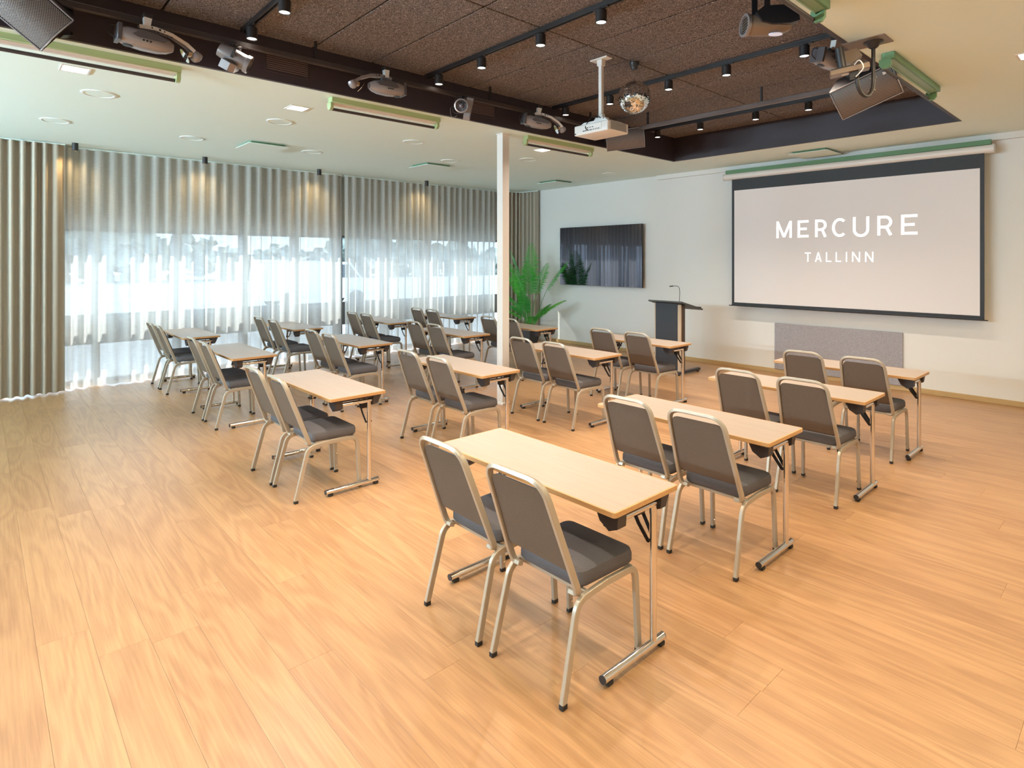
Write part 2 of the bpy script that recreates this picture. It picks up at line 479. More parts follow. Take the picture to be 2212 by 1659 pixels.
bm = B(); bx(bm, XL - .3, XR + .2, YF, YF + .15, -.1, HR); tag(obj('wall_front', bm, M['wall']), kind='structure')
bm = B(); bx(bm, XR, XR + .15, YB, YF, -.1, HR); tag(obj('wall_right', bm, M['wall']), kind='structure')
bm = B(); bx(bm, XL - .3, XR + .2, YB - .15, YB, -.1, HR); tag(obj('wall_back', bm, M['wall']), kind='structure')
# window wall: header above, panes and frames below
ZH = 2.247
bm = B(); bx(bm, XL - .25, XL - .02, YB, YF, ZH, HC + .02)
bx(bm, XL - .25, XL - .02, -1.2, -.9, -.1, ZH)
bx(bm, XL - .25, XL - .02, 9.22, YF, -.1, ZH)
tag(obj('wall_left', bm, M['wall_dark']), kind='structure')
bm = B(); bx(bm, -9.2, XR, YF - .016, YF, 0, .068, .003); tag(obj('baseboard_front', bm, M['base']), kind='structure')
bm = B(); bx(bm, XR - .016, XR, YB, YF - .016, 0, .068, .003); tag(obj('baseboard_right', bm, M['base']), kind='structure')

bm = B(); bx(bm, -6.3, XR, YF - .06, YF, 3.262, HC); tag(obj('trim_1', bm, M['wall']), kind='structure')
mull = [-4.4, -3.0, -1.2, -.9, .22, 1.28, 2.34, 3.34, 4.22, 5.05, 6.05, 7.05, 8.03, 9.22]  # first two bays are unseen, added to let in more daylight
M['frame'] = plain('window_frame_grey', (.20, .205, .21), .5)
M['band'] = plain('window_transom_grey', (.13, .135, .14), .6)
for k, (a, b) in enumerate(p for p in zip(mull, mull[1:]) if p[0] != -1.2):
    w = struct('window_%d' % (k + 1), (XL - .14, a, 0))
    L = b - a; f = .035
    bm = B()
    bx(bm, -.16, .12, 0, f, -.02, ZH); bx(bm, -.16, .12, L - f, L, -.02, ZH)
    bx(bm, -.04, .04, f, L - f, ZH - .05, ZH); bx(bm, -.04, .04, f, L - f, -.02, .05)
    obj('window_frame', bm, M['frame'], w)
    bm = B(); bx(bm, -.05, .05, f, L - f, .56, .99, .005); obj('transom_panel', bm, M['band'], w)
    bm = B(); bx(bm, -.006, .006, f, L - f, .99, ZH - .05); obj('pane', bm, M['glass'], w)
    bm = B(); bx(bm, -.006, .006, f, L - f, .05, .56); obj('pane', bm, M['glass'], w)

# column beside the recess
cn = thing('column', 'slim square white column between the floor and the ceiling, in front of the curtains', 'column', (-5.49, 4.82, 0))
bm = B(); bx(bm, -.055, .055, -.055, .055, 0, HC, .004); obj('shaft', bm, M['column'], cn)
bm = B(); bx(bm, -.062, .062, -.062, .062, HC - .012, HC + .001, .002); obj('head_collar', bm, M['column'], cn)
bm = B(); bx(bm, -.064, .064, -.064, .064, 0, .03, .003); obj('base_collar', bm, M['column'], cn)

# ------------------------------------------------------------ outdoors
bm = B(); bx(bm, -90, XL - .27, -60, 70, -.35, -.15); tag(obj('ground', bm, M['asphalt']), kind='structure')
bm = B(); rt = random.Random(4)
for k in range(3600):
    y = rt.uniform(-45, 150); hh = 3.4 + 1.0 * math.sin(y * .21) + .6 * math.sin(y * .83 + 1)
    p = Vector((-62 + rt.uniform(-3, 3), y, hh * rt.random() ** .75)); sz = rt.uniform(.5, 1.1)
    e = Euler((rt.random() * 3, rt.random() * 3, rt.random() * 3)).to_matrix()
    bm.faces.new([bm.verts.new(p + e @ Vector(c) * sz) for c in ((-1, -.6, 0), (.2, -1, .2), (1, 0, -.1), (.3, 1, .2), (-.8, .6, 0))])
tag(obj('tree_belt', bm, M['treeleaf']), 'hazy belt of trees far outside, seen through the sheer curtains', 'trees', kind='stuff')
vn = thing('van', 'white van parked outdoors beyond the sheer curtains', 'van', (-24, 10.5, -.15), (0, 0, PI / 2))
bm = B(); prism(bm, [(-2.3, .35), (2.3, .35), (2.35, .9), (1.75, 1.15), (1.2, 1.85), (-2.25, 1.95), (-2.35, 1.2)], 'y', -.9, .9); obj('body', bm, M['vanpaint'], vn)
for sx in (-1.4, 1.45):
    for sy in (-.9, .9):
        bm = B(); cyl(bm, (sx, sy - .1, .33), (sx, sy + .1, .33), .33, n=18); obj('wheel', bm, M['rubber'], vn)
bm = B(); prism(bm, [(.5, 1.2), (1.6, 1.2), (1.15, 1.75), (.5, 1.75)], 'y', -.915, .915); obj('side_window', bm, M['vanglass'], vn)

# ------------------------------------------------------------ curtains
def curtain(path, z0, z1, amp, wl, seed, rows=14, bottom_var=.35, spp=12, taper=0):
    """path: list of (x, y) centreline; folds of amplitude amp and wavelength wl"""
    rr = random.Random(seed)
    P = [Vector((a, b, 0)) for a, b in path]
    seg = [(P[i + 1] - P[i]).length for i in range(len(P) - 1)]; T = sum(seg)
    nf = max(2, int(T / wl)); ns = nf * spp
    def at(s):
        for i, l in enumerate(seg):
            if s <= l or i == len(seg) - 1:
                t = (P[i + 1] - P[i]).normalized(); return P[i] + t * s, t
            s -= l
    fa = [rr.uniform(.55, 1.15) for _ in range(nf + 2)]; fb = [rr.uniform(-.25, .25) for _ in range(nf + 2)]; fc = [rr.uniform(-1, 1) for _ in range(nf + 2)]
    def itp(L, u):
        i = int(u); f = u - i; f = f * f * (3 - 2 * f); return L[min(i, nf + 1)] * (1 - f) + L[min(i + 1, nf + 1)] * f
    bm = B(); grid = []
    for r in range(rows + 1):
        v = r / rows; z = z1 + (z0 - z1) * v; line = []
        for k in range(ns + 1):
            u = k / spp; s = min(T, max(0, (u + itp(fb, u) * .6 + .18 * itp(fc, u) * v) / nf * T))
            p, t = at(s); n = Vector((t.y, -t.x, 0))
            A = amp * itp(fa, u) * (1 - bottom_var * v * (0.5 + 0.5 * itp(fc, u)))
            w = math.sin(2 * PI * u + .35 * math.sin(4 * PI * u))
            line.append(bm.verts.new(p + n * (A * w + taper * v * itp(fc, u)) + Vector((0, 0, z))))
        grid.append(line)
    for a, b in zip(grid, grid[1:]):
        for k in range(ns): bm.faces.new((a[k], a[k + 1], b[k + 1], b[k]))
    return bm

CX = -10.09
def curtain_thing(name, label, path, z0, amp, wl, seed, m, **kw):
    t = thing(name, label, 'curtain', (0, 0, 0))
    obj('cloth', curtain(path, z0, HC - .02, amp, wl, seed, **kw), m, t, angle=180)
    bm = B(); q = [(a, b, HC - .011) for a, b in path]; sweep(bm, q, (0, 0, 1), .018, .026); obj('curtain_track', bm, M['ceil'], t)
    return t
curtain_thing('sheer_curtain', 'white sheer curtain left of the dark gap, hanging before the long window', [(CX, .55), (CX, 4.93)], .015, .075, .165, 11, M['sheer'], bottom_var=.5, taper=.03)
curtain_thing('sheer_curtain', 'white sheer curtain right of the dark gap, running to the corner drape', [(CX, 4.985), (CX, 8.66)], .015, .075, .15, 12, M['sheer'], bottom_var=.5, taper=.03)
curtain_thing('sheer_curtain', 'white sheer curtain over the unseen windows added left of the camera', [(CX, -4.3), (CX, -1.15)], .015, .042, .16, 15, M['sheer'], rows=5, spp=8)
curtain_thing('drape', 'heavy beige drape gathered at the left edge of the window wall', [(-9.9, -1.1), (-9.9, .87)], .02, .065, .115, 13, M['drape'], bottom_var=.3, taper=.03)
curtain_thing('drape', 'heavy beige drape gathered in the corner behind the palm', [(-9.96, 8.75), (-9.96, 9.02), (-9.90, 9.18), (-9.78, 9.25), (-9.38, 9.27)], .02, .055, .10, 14, M['drape'], bottom_var=.2, taper=.01)
bm = B(); bx(bm, -10.25, -10.21, 4.92, 4.99, 0, HC - .02); tag(obj('gap_strip', bm, M['blackmetal']), 'narrow dark strip added to darken the gap between the two sheer curtains', 'strip')  # dark strip added behind the curtain break to darken the gap

# ------------------------------------------------------------ ceiling fittings
def spotlight(parent_loc, power, size=1.9, blend=.7, col=WARM, rad=.035):
    l = bpy.data.lights.new('spot', 'SPOT'); l.energy = power; l.color = col; l.spot_size = size; l.spot_blend = blend; l.shadow_soft_size = rad
    o = bpy.data.objects.new('lamp_light', l); C.objects.link(o); o.location = parent_loc
    return o

bm = B(); cyl(bm, (0, 0, .012), (0, 0, .088), .043, .043, 24, caps=False); lathe(bm, [(.043, .088), (.036, .095), (0, .095)], 24)
bm2 = B(); lathe(bm2, [(.043, .012), (.043, .0), (.038, 0), (.036, .006)], 24)
ml_body = bpy.data.meshes.new('body')
def mk(name, bm, m):
    bmesh.ops.recalc_face_normals(bm, faces=bm.faces)
    me = bpy.data.meshes.new(name); bm.to_mesh(me); bm.free(); me.materials.append(m)
    me.polygons.foreach_set('use_smooth', [True] * len(me.polygons)); me.set_sharp_from_angle(angle=math.radians(40)); return me
s_body = mk('lamp_body', bm, M['blackmetal']); s_rim = mk('rim', bm2, M['blackmetal'])
bm = B(); lathe(bm, [(.0355, .006), (0, .003)], 24); s_face = mk('diffuser', bm, M['lamp'])
bm = B(); bx(bm, -.07, .07, -.013, .013, .1, .118, .002); bx(bm, -.012, .012, -.006, .006, .09, .102); s_adp = mk('track_adapter', bm, M['blackmetal'])
s_light = bpy.data.lights.new('track_spot', 'SPOT'); s_light.energy = P_TRACK; s_light.color = WARM; s_light.spot_size = 1.95; s_light.spot_blend = .8; s_light.shadow_soft_size = .02

SPX = [-4.91, -4.23, -3.46, -2.82, -2.10]
rows = [(.3, 'unseen first ceiling track, added above the camera'), (1.63, 'nearest ceiling track in view'), (3.45, 'second ceiling track in view'), (5.33, 'third ceiling track in view'), (7.28, 'ceiling track nearest the screen')]  # front track is out of view, added to light the foreground
ORD = ['leftmost', 'second from left', 'third from left', 'fourth from left', 'rightmost']
for ri, (ty, rl) in enumerate(rows):
    t = thing('lighting_track', 'black lighting track: ' + rl, 'lighting track', (0, ty, 3.66), group='black tracks across the ceiling recess')
    bm = B(); bx(bm, SX0 + .08, SX1 - .07, -.02, .02, .012, .04, .002); bx(bm, SX0 + .08, SX1 - .07, -.02, -.009, 0, .012); bx(bm, SX0 + .08, SX1 - .07, .009, .02, 0, .012)
    obj('rail', bm, M['blackmetal'], t)
    bm = B(); bx(bm, SX0 + .07, SX0 + .085, -.022, .022, -.002, .04); obj('end_cap', bm, M['black'], t)
    for i, sx in enumerate(SPX):
        s = thing('track_spotlight', 'lit black cylinder spotlight, %s on the %s' % (ORD[i], rl), 'spotlight', (sx, ty, 3.552), group='spotlights on the ceiling tracks')
        obj('lamp_body', s_body, None, s); obj('rim', s_rim, None, s); obj('diffuser', s_face, None, s); obj('track_adapter', s_adp, None, s)
        l = bpy.data.objects.new('lamp_light', s_light); C.objects.link(l); l.parent = s; l.location = (0, 0, -.004)

# square recessed downlights; those outside the picture are added for brightness
def square_light(x, y, label, w=.20):
    t = thing('square_downlight', label, 'ceiling light', (x, y, HC), group='square recessed ceiling lights')
    bm = B(); f = .016; h = w / 2
    for r in ((-h, h, -h, -h + f), (-h, h, h - f, h), (-h, -h + f, -h + f, h - f), (h - f, h, -h + f, h - f)): bx(bm, *r, -.006, .001, .0015)
    obj('frame', bm, M['white'], t)
    bm = B(); bx(bm, -h + f, h - f, -h + f, h - f, -.003, .0); obj('diffuser', bm, M['lamp_sq'], t)
    l = bpy.data.lights.new('square_light', 'AREA'); l.energy = P_SQUARE if x < -3 else P_SQUARE * 2.1; l.size = w - .04; l.color = (1, .95, .90) if x < -3 else (1, .80, .50); l.shape = 'SQUARE'
    o = bpy.data.objects.new('lamp_light', l); C.objects.link(o); o.parent = t; o.location = (0, 0, -.012)
for x, y, lb in ((-5.97, .59, 'lit square downlight in the white ceiling, nearest the camera on the window side'),
                 (-5.965, 2.43, 'lit square downlight in the white ceiling beside the double batten fittings'),
                 (-5.91, 5.93, 'lit square downlight in the white ceiling just right of the column'),
                 (-.66, 5.93, 'square downlight cut off by the right edge of the picture'),
                 (-.72, 4.1, 'added fill downlight right of the recess, outside the picture, farther one'),
                 (-.72, 2.3, 'added fill downlight right of the recess, outside the picture, middle one'),
                 (-.72, .5, 'added fill downlight right of the recess, outside the picture, nearest one'),
                 (1.3, 4.9, 'added unseen fill downlight along the right wall, far end'),
                 (1.3, 2.0, 'added unseen fill downlight along the right wall, middle'),
                 (1.3, -1.0, 'added unseen fill downlight along the right wall, near end')):
    square_light(x, y, lb)

# unseen fill lights added on the rear wall to brighten the ceiling
def uplighter(x, y, rz, label, col, p=1.0, tilt=0.0):
    t = thing('added_fill_light', label, 'fill light', (x, y, 2.25), (0, 0, rz), group='unseen fill lights added on the rear wall')
    bm = B(); prism(bm, [(0, -.10), (.24, 0), (.24, .02), (0, .02)], 'y', -.75, .75); obj('housing', bm, M['whitemetal'], t)
    l = bpy.data.lights.new('fill_light', 'AREA'); l.shape = 'RECTANGLE'; l.size = .20; l.size_y = 1.4; l.energy = P_UP * p; l.color = col
    o = bpy.data.objects.new('lamp_light', l); C.objects.link(o); o.parent = t; o.location = (.12, 0, .10); o.rotation_euler = (PI, tilt, 0)
for k, x in enumerate((-9.2, -6.6, -4.0)):
    uplighter(x, YB, PI / 2, 'unseen fill uplighter added on the rear wall behind the camera, %s' % ('nearest the window', 'middle one', 'farthest from the window')[k], (.60, .84, 1.0), 3.6, .70)
# curtain downlights
for k, (y, lb) in enumerate(((.962, 'small black ceiling spot before the curtain beside the left drape'), (2.55, 'small black ceiling spot before the curtain, second from the left drape'),
                             (4.35, 'small black ceiling spot left of the dark curtain gap'), (6.55, 'small black ceiling spot right of the dark curtain gap'))):
    t = thing('ceiling_spot', lb, 'ceiling light', (-9.74, y, HC), group='small black spots along the curtains')
    bm = B(); lathe(bm, [(0, 0), (.036, 0), (.036, -.10), (.030, -.10), (.030, -.085)], 20); obj('lamp_body', bm, M['blackmetal'], t)
    bm = B(); lathe(bm, [(.030, -.087), (0, -.087)], 16); obj('diffuser', bm, M['lamp_cur'], t)
    l = bpy.data.lights.new('curtain_spot', 'SPOT'); l.energy = P_CURTAIN; l.color = (1, .68, .30); l.spot_size = 2.0; l.spot_blend = .8; l.shadow_soft_size = .03
    o = bpy.data.objects.new('lamp_light', l); C.objects.link(o); o.parent = t; o.location = (0, 0, -.103); o.rotation_euler = (0, .45, 0)

# round ceiling speakers
bm = B(); lathe(bm, [(.140, 0), (.140, -.006), (.122, -.008), (.118, -.003)], 40); r_rim = mk('rim', bm, plain('rim_white', (.84, .92, .90), .5))
bm = B(); lathe(bm, [(.118, -.004), (0, -.006)], 40); r_gr = mk('grille', bm, M['ceil'])
for x, y, lb in ((-6.70, .84, 'round flush ceiling speaker behind the near square downlight'), (-6.68, 2.52, 'round flush ceiling speaker beside the middle square downlight'),
                 (-6.64, 4.26, 'round flush ceiling speaker left of the column top'), (-8.31, .64, 'round flush ceiling speaker nearest the left drape'),
                 (-8.33, 2.03, 'round flush ceiling speaker between the left drape and the near vent'), (-8.24, 3.57, 'round flush ceiling speaker right of the near vent'),
                 (-7.52, 5.49, 'faint round ceiling speaker just above the second vent'), (-6.6, 6.32, 'round flush ceiling speaker beyond the column and downlight'),
                 (-6.71, 8.45, 'round flush ceiling speaker near the corner above the television')):
    t = thing('ceiling_speaker', lb, 'ceiling speaker', (x, y, HC), group='round flush ceiling speakers')
    obj('rim', r_rim, None, t); obj('grille', r_gr, None, t)

# square vents: a plate dropped below a dark green neck
bm = B(); bx(bm, -.22, .22, -.22, .22, -.030, .0); v_neck = mk('neck', bm, M['ventneck'])
bm = B(); bx(bm, -.265, .265, -.265, .265, -.036, -.028, .002); v_plate = mk('plate', bm, M['ceil'])
for x, y, lb in ((-8.22, 2.87, 'square ceiling vent nearest the camera, above the curtains'), (-8.12, 5.55, 'square ceiling vent left of the column'),
                 (-8.15, 8.55, 'square ceiling vent near the far corner'), (-3.38, 8.95, 'square ceiling vent above the projection screen')):
    t = thing('ceiling_vent', lb, 'vent', (x, y, HC), group='square ceiling vents')
    obj('neck', v_neck, None, t); obj('plate', v_plate, None, t)

# batten fittings with dark tubes
M['batten_cast'] = plain('batten_deep_green_cast', (.13, .27, .14), .4)  # deeper copy for the right-hand battens, colour cast painted in
def batten(x, y0, y1, side, lb, bmt='batten', rmt='whitemetal'):
    t = thing('batten_light', lb, 'light fitting', (x, y0, HC), group='unlit batten lights with dark tubes')
    L = y1 - y0; s = side
    bm = B(); bx(bm, -.045, .045, 0, L, -.05, 0, .004); obj('housing', bm, M[bmt], t)
    bm = B(); prism(bm, [(-.025, -.05), (.025, -.05), (s * .035, -.062), (s * .028, -.068)], 'y', .03, L - .03); obj('reflector', bm, M[rmt], t)
    for e in (0, L - .03):
        bm = B(); prism(bm, [(-.04, -.045), (.04, -.045), (.04, -.09), (.02, -.115), (-.02, -.115), (-.04, -.09)], 'y', e, e + .03)
        for v in bm.verts: v.co.x += s * .02
        obj('lamp_holder', bm, M[bmt], t)
    bm = B(); cyl(bm, (s * .045, .03, -.098), (s * .045, L - .03, -.098), .014, n=14); obj('tube', bm, M['darkplastic'], t)
M['refl_cast'] = plain('reflector_green_cast', (.25, .38, .26), .35)  # same green cast painted into the reflector
batten(-5.36, -.12, 1.22, -1, 'green-cast batten light with dark tube at the upper left of the ceiling')
batten(-5.36, 2.50, 3.76, -1, 'green-cast batten light with dark tube between upper left and the column')
batten(-5.36, 5.08, 6.35, -1, 'green-cast batten light with dark tube just right of the column')
batten(-1.39, 5.06, 6.40, -1, 'green-cast batten light with dark tube beside the right-hand hanging speaker', 'batten_cast', 'refl_cast')
batten(-1.39, 2.45, 3.80, -1, 'green-cast batten light whose dark end shows at the top right edge', 'batten_cast', 'refl_cast')

M['bronze_slat'] = plain('grille_slats', (.17, .125, .11), .45)
# ventilation grilles in the recess side
for y0, y1, lb in ((1.83, 2.22, 'louvred grille in the dark recess side, nearer one'), (4.0, 4.43, 'louvred grille in the dark recess side, farther one')):
    t = thing('wall_grille', lb, 'vent', (SX0, y0, 3.41), group='louvred grilles in the recess side')
    L = y1 - y0; H = .17
    bm = B()
    for r in ((0, L, 0, .012), (0, L, H - .012, H), (0, .014, .012, H - .012), (L - .014, L, .012, H - .012)): bx(bm, 0, .008, r[0], r[1], r[2], r[3], .001)
    obj('frame', bm, M['recess'], t)
    bm = B(); bx(bm, -.0, .0012, .01, L - .01, .01, H - .01); obj('backing', bm, M['deck'], t)
    for k in range(8):
        bm = B(); z = .022 + k * .018
        prism(bm, [(.001, z), (.007, z + .004), (.007, z + .007), (.001, z + .003)], 'y', .014, L - .014); obj('slat', bm, M['bronze_slat'], t)

# lighting rails (aluminium tubes) in the recess
t = thing('lighting_rail', 'long brown metal rail along the window side of the recess', 'rail', (-5.0, 0, 3.52))
bm = B(); bx(bm, -.022, .022, -2.0, 6.4, -.022, .022, .004); obj('bar', bm, M['darkplastic'], t)
for y in (-.6, .3, 2.2, 4.2, 5.9):
    bm = B(); bx(bm, -.01, .01, y - .01, y + .01, .02, .19); obj('hanger', bm, M['blackmetal'], t)
t = thing('lighting_rail', 'brown metal rail crossing the recess above the far speaker', 'rail', (0, 6.45, 3.52))
bm = B(); bx(bm, -4.62, -1.62, -.022, .022, -.03, .02, .004); obj('bar', bm, M['chair_metal'] if False else plain('rail_brown', (.16, .115, .10), .4, metal=.5), t)
for x in (-4.5, -3.0, -1.75):
    bm = B(); bx(bm, x - .01, x + .01, -.01, .01, .02, .19); obj('hanger', bm, M['blackmetal'], t)

# ------------------------------------------------------------ stage light fixtures
def holes(bm, pts, r, M4):
    for p in pts: 
        a = M4 @ Vector(p); d = (M4.to_3x3() @ Vector((0, 1, 0)))
        cyl(bm, a - d * .001, a + d * .0015, r, n=10)

def scanner(name, label, loc, rot, mirror_dir=1):
    """scanner: boat-shaped body along +X, arm above it, mirror head at the far end, clamp on top"""
    t = thing(name, label, 'stage light', loc, rot, group='silver mirror scanners on the recess edge')
    d = mirror_dir
    bm = B()
    secs = [(-.16, .060, -.055, .045), (-.12, .070, -.068, .055), (-.02, .074, -.075, .058), (.08, .068, -.070, .05), (.14, .052, -.056, .038), (.175, .030, -.035, .02)]
    rings = []
    for x, w, zb, zt in secs:
        n = 16; ring = []
        for k in range(n):
            a = 2 * PI * k / n; cx = math.copysign(abs(math.cos(a)) ** .6, math.cos(a)); sz = math.copysign(abs(math.sin(a)) ** .6, math.sin(a))
            ring.append(bm.verts.new((x, w * cx, (zt * sz if sz > 0 else -zb * sz))))
        rings.append(ring)
    for a, b in zip(rings, rings[1:]):
        for k in range(16): bm.faces.new((a[k], a[(k + 1) % 16], b[(k + 1) % 16], b[k]))
    bm.faces.new(rings[0][::-1]); bm.faces.new(rings[-1])
    obj('body', bm, M['silver'], t)
    bm = B(); bx(bm, -.185, -.158, -.062, .062, -.058, .062, .003); obj('rear_panel', bm, M['silver2'], t)
    bm = B(); prism(bm, [(-.10, .0), (-.06, .035), (.05, .042), (.13, .018), (.10, -.005), (-.06, -.012)], 'y', -.0765, .0765); obj('side_plate', bm, M['silver2'], t)
    for s in (-1, 1):
        for k in range(3):
            bm = B(); cyl(bm, (-.03 + k * .022, s * .0755, -.026), (-.03 + k * .022, s * .0785, -.026), .007, n=12); obj('port', bm, M['black'], t)
    bm = B(); lathe(bm, [(.030, 0), (.030, -.004), (0, -.004)], 20, Matrix.Translation((-.11, 0, -.069)) @ Matrix.Diagonal((1.1, .9, 1, 1))); obj('fan_grille', bm, M['black'], t)
    # arm
    for s in (-1, 1):
        bm = B()
        sweep(bm, [(-.05, s * .02, .085), (.05, s * .02, .098), (.16, s * .022, .085), (.26, s * .028, .045), (.315, s * .032, .005)], (0, 1, 0), .004, .026)
        obj('arm', bm, M['whitemetal'] if s < 0 else M['silver'], t)
    bm = B()
    for k, (x, z) in enumerate(((.03, .096), (.08, .096), (.11, .093), (.14, .089), (.17, .081))):
        cyl(bm, (x, -.0235, z), (x, .0235, z), .008 if k % 2 else .0055, n=10)
    obj('arm_holes', bm, M['black'], t)
    bm = B(); bx(bm, -.05, .05, -.018, .018, .058, .086, .003); obj('arm_mount', bm, M['silver2'], t)
    # mirror head
    bm = B(); lathe(bm, [(0, -.045), (.022, -.038), (.036, -.018), (.04, .01), (.034, .03), (0, .034)], 16, Matrix.Translation((.335, 0, -.02)) @ Euler((0, .5, 0)).to_matrix().to_4x4()); obj('motor_head', bm, M['silver'], t)
    bm = B(); bx(bm, .275, .315, -.022, .022, -.032, .0, .004, ); obj('mirror_bracket', bm, plain('brass_bracket', (.62, .45, .27), .4, metal=.6) if 'brass' not in M else M['brass'], t)
    bm = B(); lathe(bm, [(0, 0), (.045, 0), (.045, .004), (0, .004)], 24, Matrix.Translation((.255, 0, -.038)) @ Euler((0, .95, 0)).to_matrix().to_4x4() @ Matrix.Diagonal((1.2, .8, 1, 1))); obj('mirror', bm, M['mirror'], t)
    # clamp
    bm = B(); prism(bm, [(-.018, .09), (.018, .09), (.026, .165), (-.026, .165)], 'y', -.024, .024); obj('clamp', bm, M['whitemetal'], t)
    bm = B(); bx(bm, -.03, .03, -.03, .03, .16, .19, .004); obj('clamp_jaw', bm, M['blackmetal'], t)
    bm = B(); tube(bm, fillet([(-.17, 0, .05), (-.215, .02, .055), (-.23, .02, -.01), (-.18, 0, -.04)], .03), .004, 6); obj('cable', bm, M['rubber'], t)
    return t
M['brass'] = plain('brass_bracket', (.62, .45, .27), .4, metal=.6)
scanner('scanner_light', 'silver mirror scanner at upper left, its mirror arm pointing right', (-4.93, .90, 3.365), (0, .05, PI / 2 + .05))
scanner('scanner_light', 'silver mirror scanner above the middle batten, its mirror arm pointing left', (-4.93, 2.86, 3.41), (0, .02, -PI / 2 - .05))
scanner('scanner_light', 'silver mirror scanner left of the hanging projector', (-4.93, 4.86, 3.40), (.1, .12, PI / 2 - .35))

def barrel(name, label, loc, rot, base_rot):
    t = thing(name, label, 'stage light', loc, rot, group='silver barrel lights on the recess edge')
    bm = B(); lathe(bm, [(0, -.12), (.052, -.115), (.062, -.05), (.062, .09), (.070, .095), (.072, .125), (.060, .128)], 28); obj('barrel', bm, M['silver'], t)
    bm = B(); lathe(bm, [(.060, .126), (.056, .10), (.02, .096), (0, .10)], 24); obj('lens_well', bm, M['silver2'], t)
    for k in range(6):
        a = -.9 + k * .3; bm = B(); bx(bm, -.003, .003, .026, .052, .1, .106, M=Euler((0, 0, a)).to_matrix().to_4x4()); obj('cooling_fin', bm, M['black'], t)
    bm = B(); lathe(bm, [(.020, .098), (.022, .112), (.012, .12), (0, .122)], 18); obj('lens', bm, M['lens'], t)
    b = Euler(base_rot).to_matrix().to_4x4()
    bm = B(); prism(bm, [(-.115, -.05), (.09, -.05), (.12, -.02), (.10, .05), (-.09, .06), (-.125, .02)], 'y', -.10, -.035)
    for v in bm.verts: v.co = b @ v.co
    obj('ballast_box', bm, M['silver'], t)
    bm = B(); sweep(bm, fillet([(-.07, 0, 0), (-.085, .09, 0), (.085, .09, 0), (.07, 0, 0)], .04), (0, 0, 1), .02, .005)
    for v in bm.verts: v.co = b @ v.co
    obj('yoke', bm, M['blackmetal'], t)
    bm = B(); iv = (Matrix.Translation(loc) @ Euler(rot).to_matrix().to_4x4()).inverted()
    bx(bm, loc[0] - .012, loc[0] + .012, loc[1] - .015, loc[1] + .015, loc[2] + .075, loc[2] + .115, .002); bx(bm, loc[0] - .045, loc[0] + .02, loc[1] - .02, loc[1] + .02, loc[2] + .10, loc[2] + .112, .002)
    for v in bm.verts: v.co = iv @ v.co
    obj('clamp', bm, M['blackmetal'], t)
    bm = B(); tube(bm, fillet([b @ Vector(p) for p in ((-.1, .03, .03), (-.14, .08, .0), (-.06, .12, .02), (.0, .10, 0))], .03), .0035, 6); obj('cable', bm, M['rubber'], t)
    return t
q = Vector((.35, .85, -.45)).to_track_quat('Z', 'Y').to_euler()
barrel('barrel_light', 'silver barrel stage light pointing right, left of the near grille', (-4.93, 1.50, 3.385), q, (0, 0, .4))
q = Vector((.72, -.66, -.16)).to_track_quat('Z', 'Y').to_euler()
barrel('barrel_light', 'silver barrel stage light facing the camera beside the far grille', (-4.93, 3.76, 3.385), q, (0, 0, 1.35))
# LED effect head at the top right and the mirror scanner beside the speaker
t = thing('effect_light', 'brown drum-shaped effect light with oval lens at the top right', 'stage light', (-1.80, 3.86, 3.34), (0, 0, -.72))
M['bronze'] = plain('bronze_plastic', (.22, .155, .11), .35, metal=.25)
bm = B()
secs = [(-.10, .075), (-.07, .088), (.0, .090), (.09, .086), (.15, .07), (.19, .045)]
rings = []
for x, r in secs:
    rings.append([bm.verts.new((r * .95 * math.cos(2 * PI * k / 20), x, r * .75 * math.sin(2 * PI * k / 20))) for k in range(20)])
for a, b in zip(rings, rings[1:]):
    for k in range(20): bm.faces.new((a[k], a[(k + 1) % 20], b[(k + 1) % 20], b[k]))
bm.faces.new(rings[0][::-1]); bm.faces.new(rings[-1])
obj('shell', bm, M['bronze'], t)
bm = B(); prism(bm, [(-.03, -.01), (.04, -.025), (.15, -.02), (.215, .0), (.2, .06), (.12, .10), (-.02, .09), (-.07, .05)], 'x', -.085, .10); obj('hood', bm, M['black'], t)
bm = B(); lathe(bm, [(.082, -.01), (.086, .012), (.068, .014), (.064, -.008)], 28, Matrix.Translation((0, -.10, 0)) @ Euler((PI / 2, 0, 0)).to_matrix().to_4x4() @ Matrix.Diagonal((1, .85, 1, 1))); obj('front_ring', bm, M['silver'], t)
for k in range(6):
    bm = B(); bx(bm, -.05, .05, -.104, -.100, -.045 + k * .017, -.039 + k * .017); obj('fin', bm, M['black'], t)
bm = B(); lathe(bm, [(0, .0), (.036, .0), (.036, .006), (0, .010)], 24, Matrix.Translation((.03, .085, -.066)) @ Euler((PI, 0, 0)).to_matrix().to_4x4() @ Matrix.Diagonal((.8, 1.25, 1, 1))); obj('oval_lens', bm, plain('led_cluster', (.7, .7, .8), .2, metal=.5, bump=1, bscale=160, emis=(.8, .8, 1), es=.3), t)
for s in (-1, 1):
    bm = B(); bx(bm, s * .095 - .004, s * .095 + .004, -.02, .02, -.01, .25, .002); obj('yoke_arm', bm, M['blackmetal'], t)
bm = B(); bx(bm, -.1, .1, -.02, .02, .25, .27); bx(bm, -.015, .015, -.015, .015, .26, .33); obj('yoke_top', bm, M['blackmetal'], t)

t = scanner('scanner_light', 'brown mirror scanner half hidden behind the ceiling edge above the right speaker', (-1.88, 5.32, 3.46), (.2, .1, PI / 2 - .25))
t['group'] = 'silver mirror scanners on the recess edge'

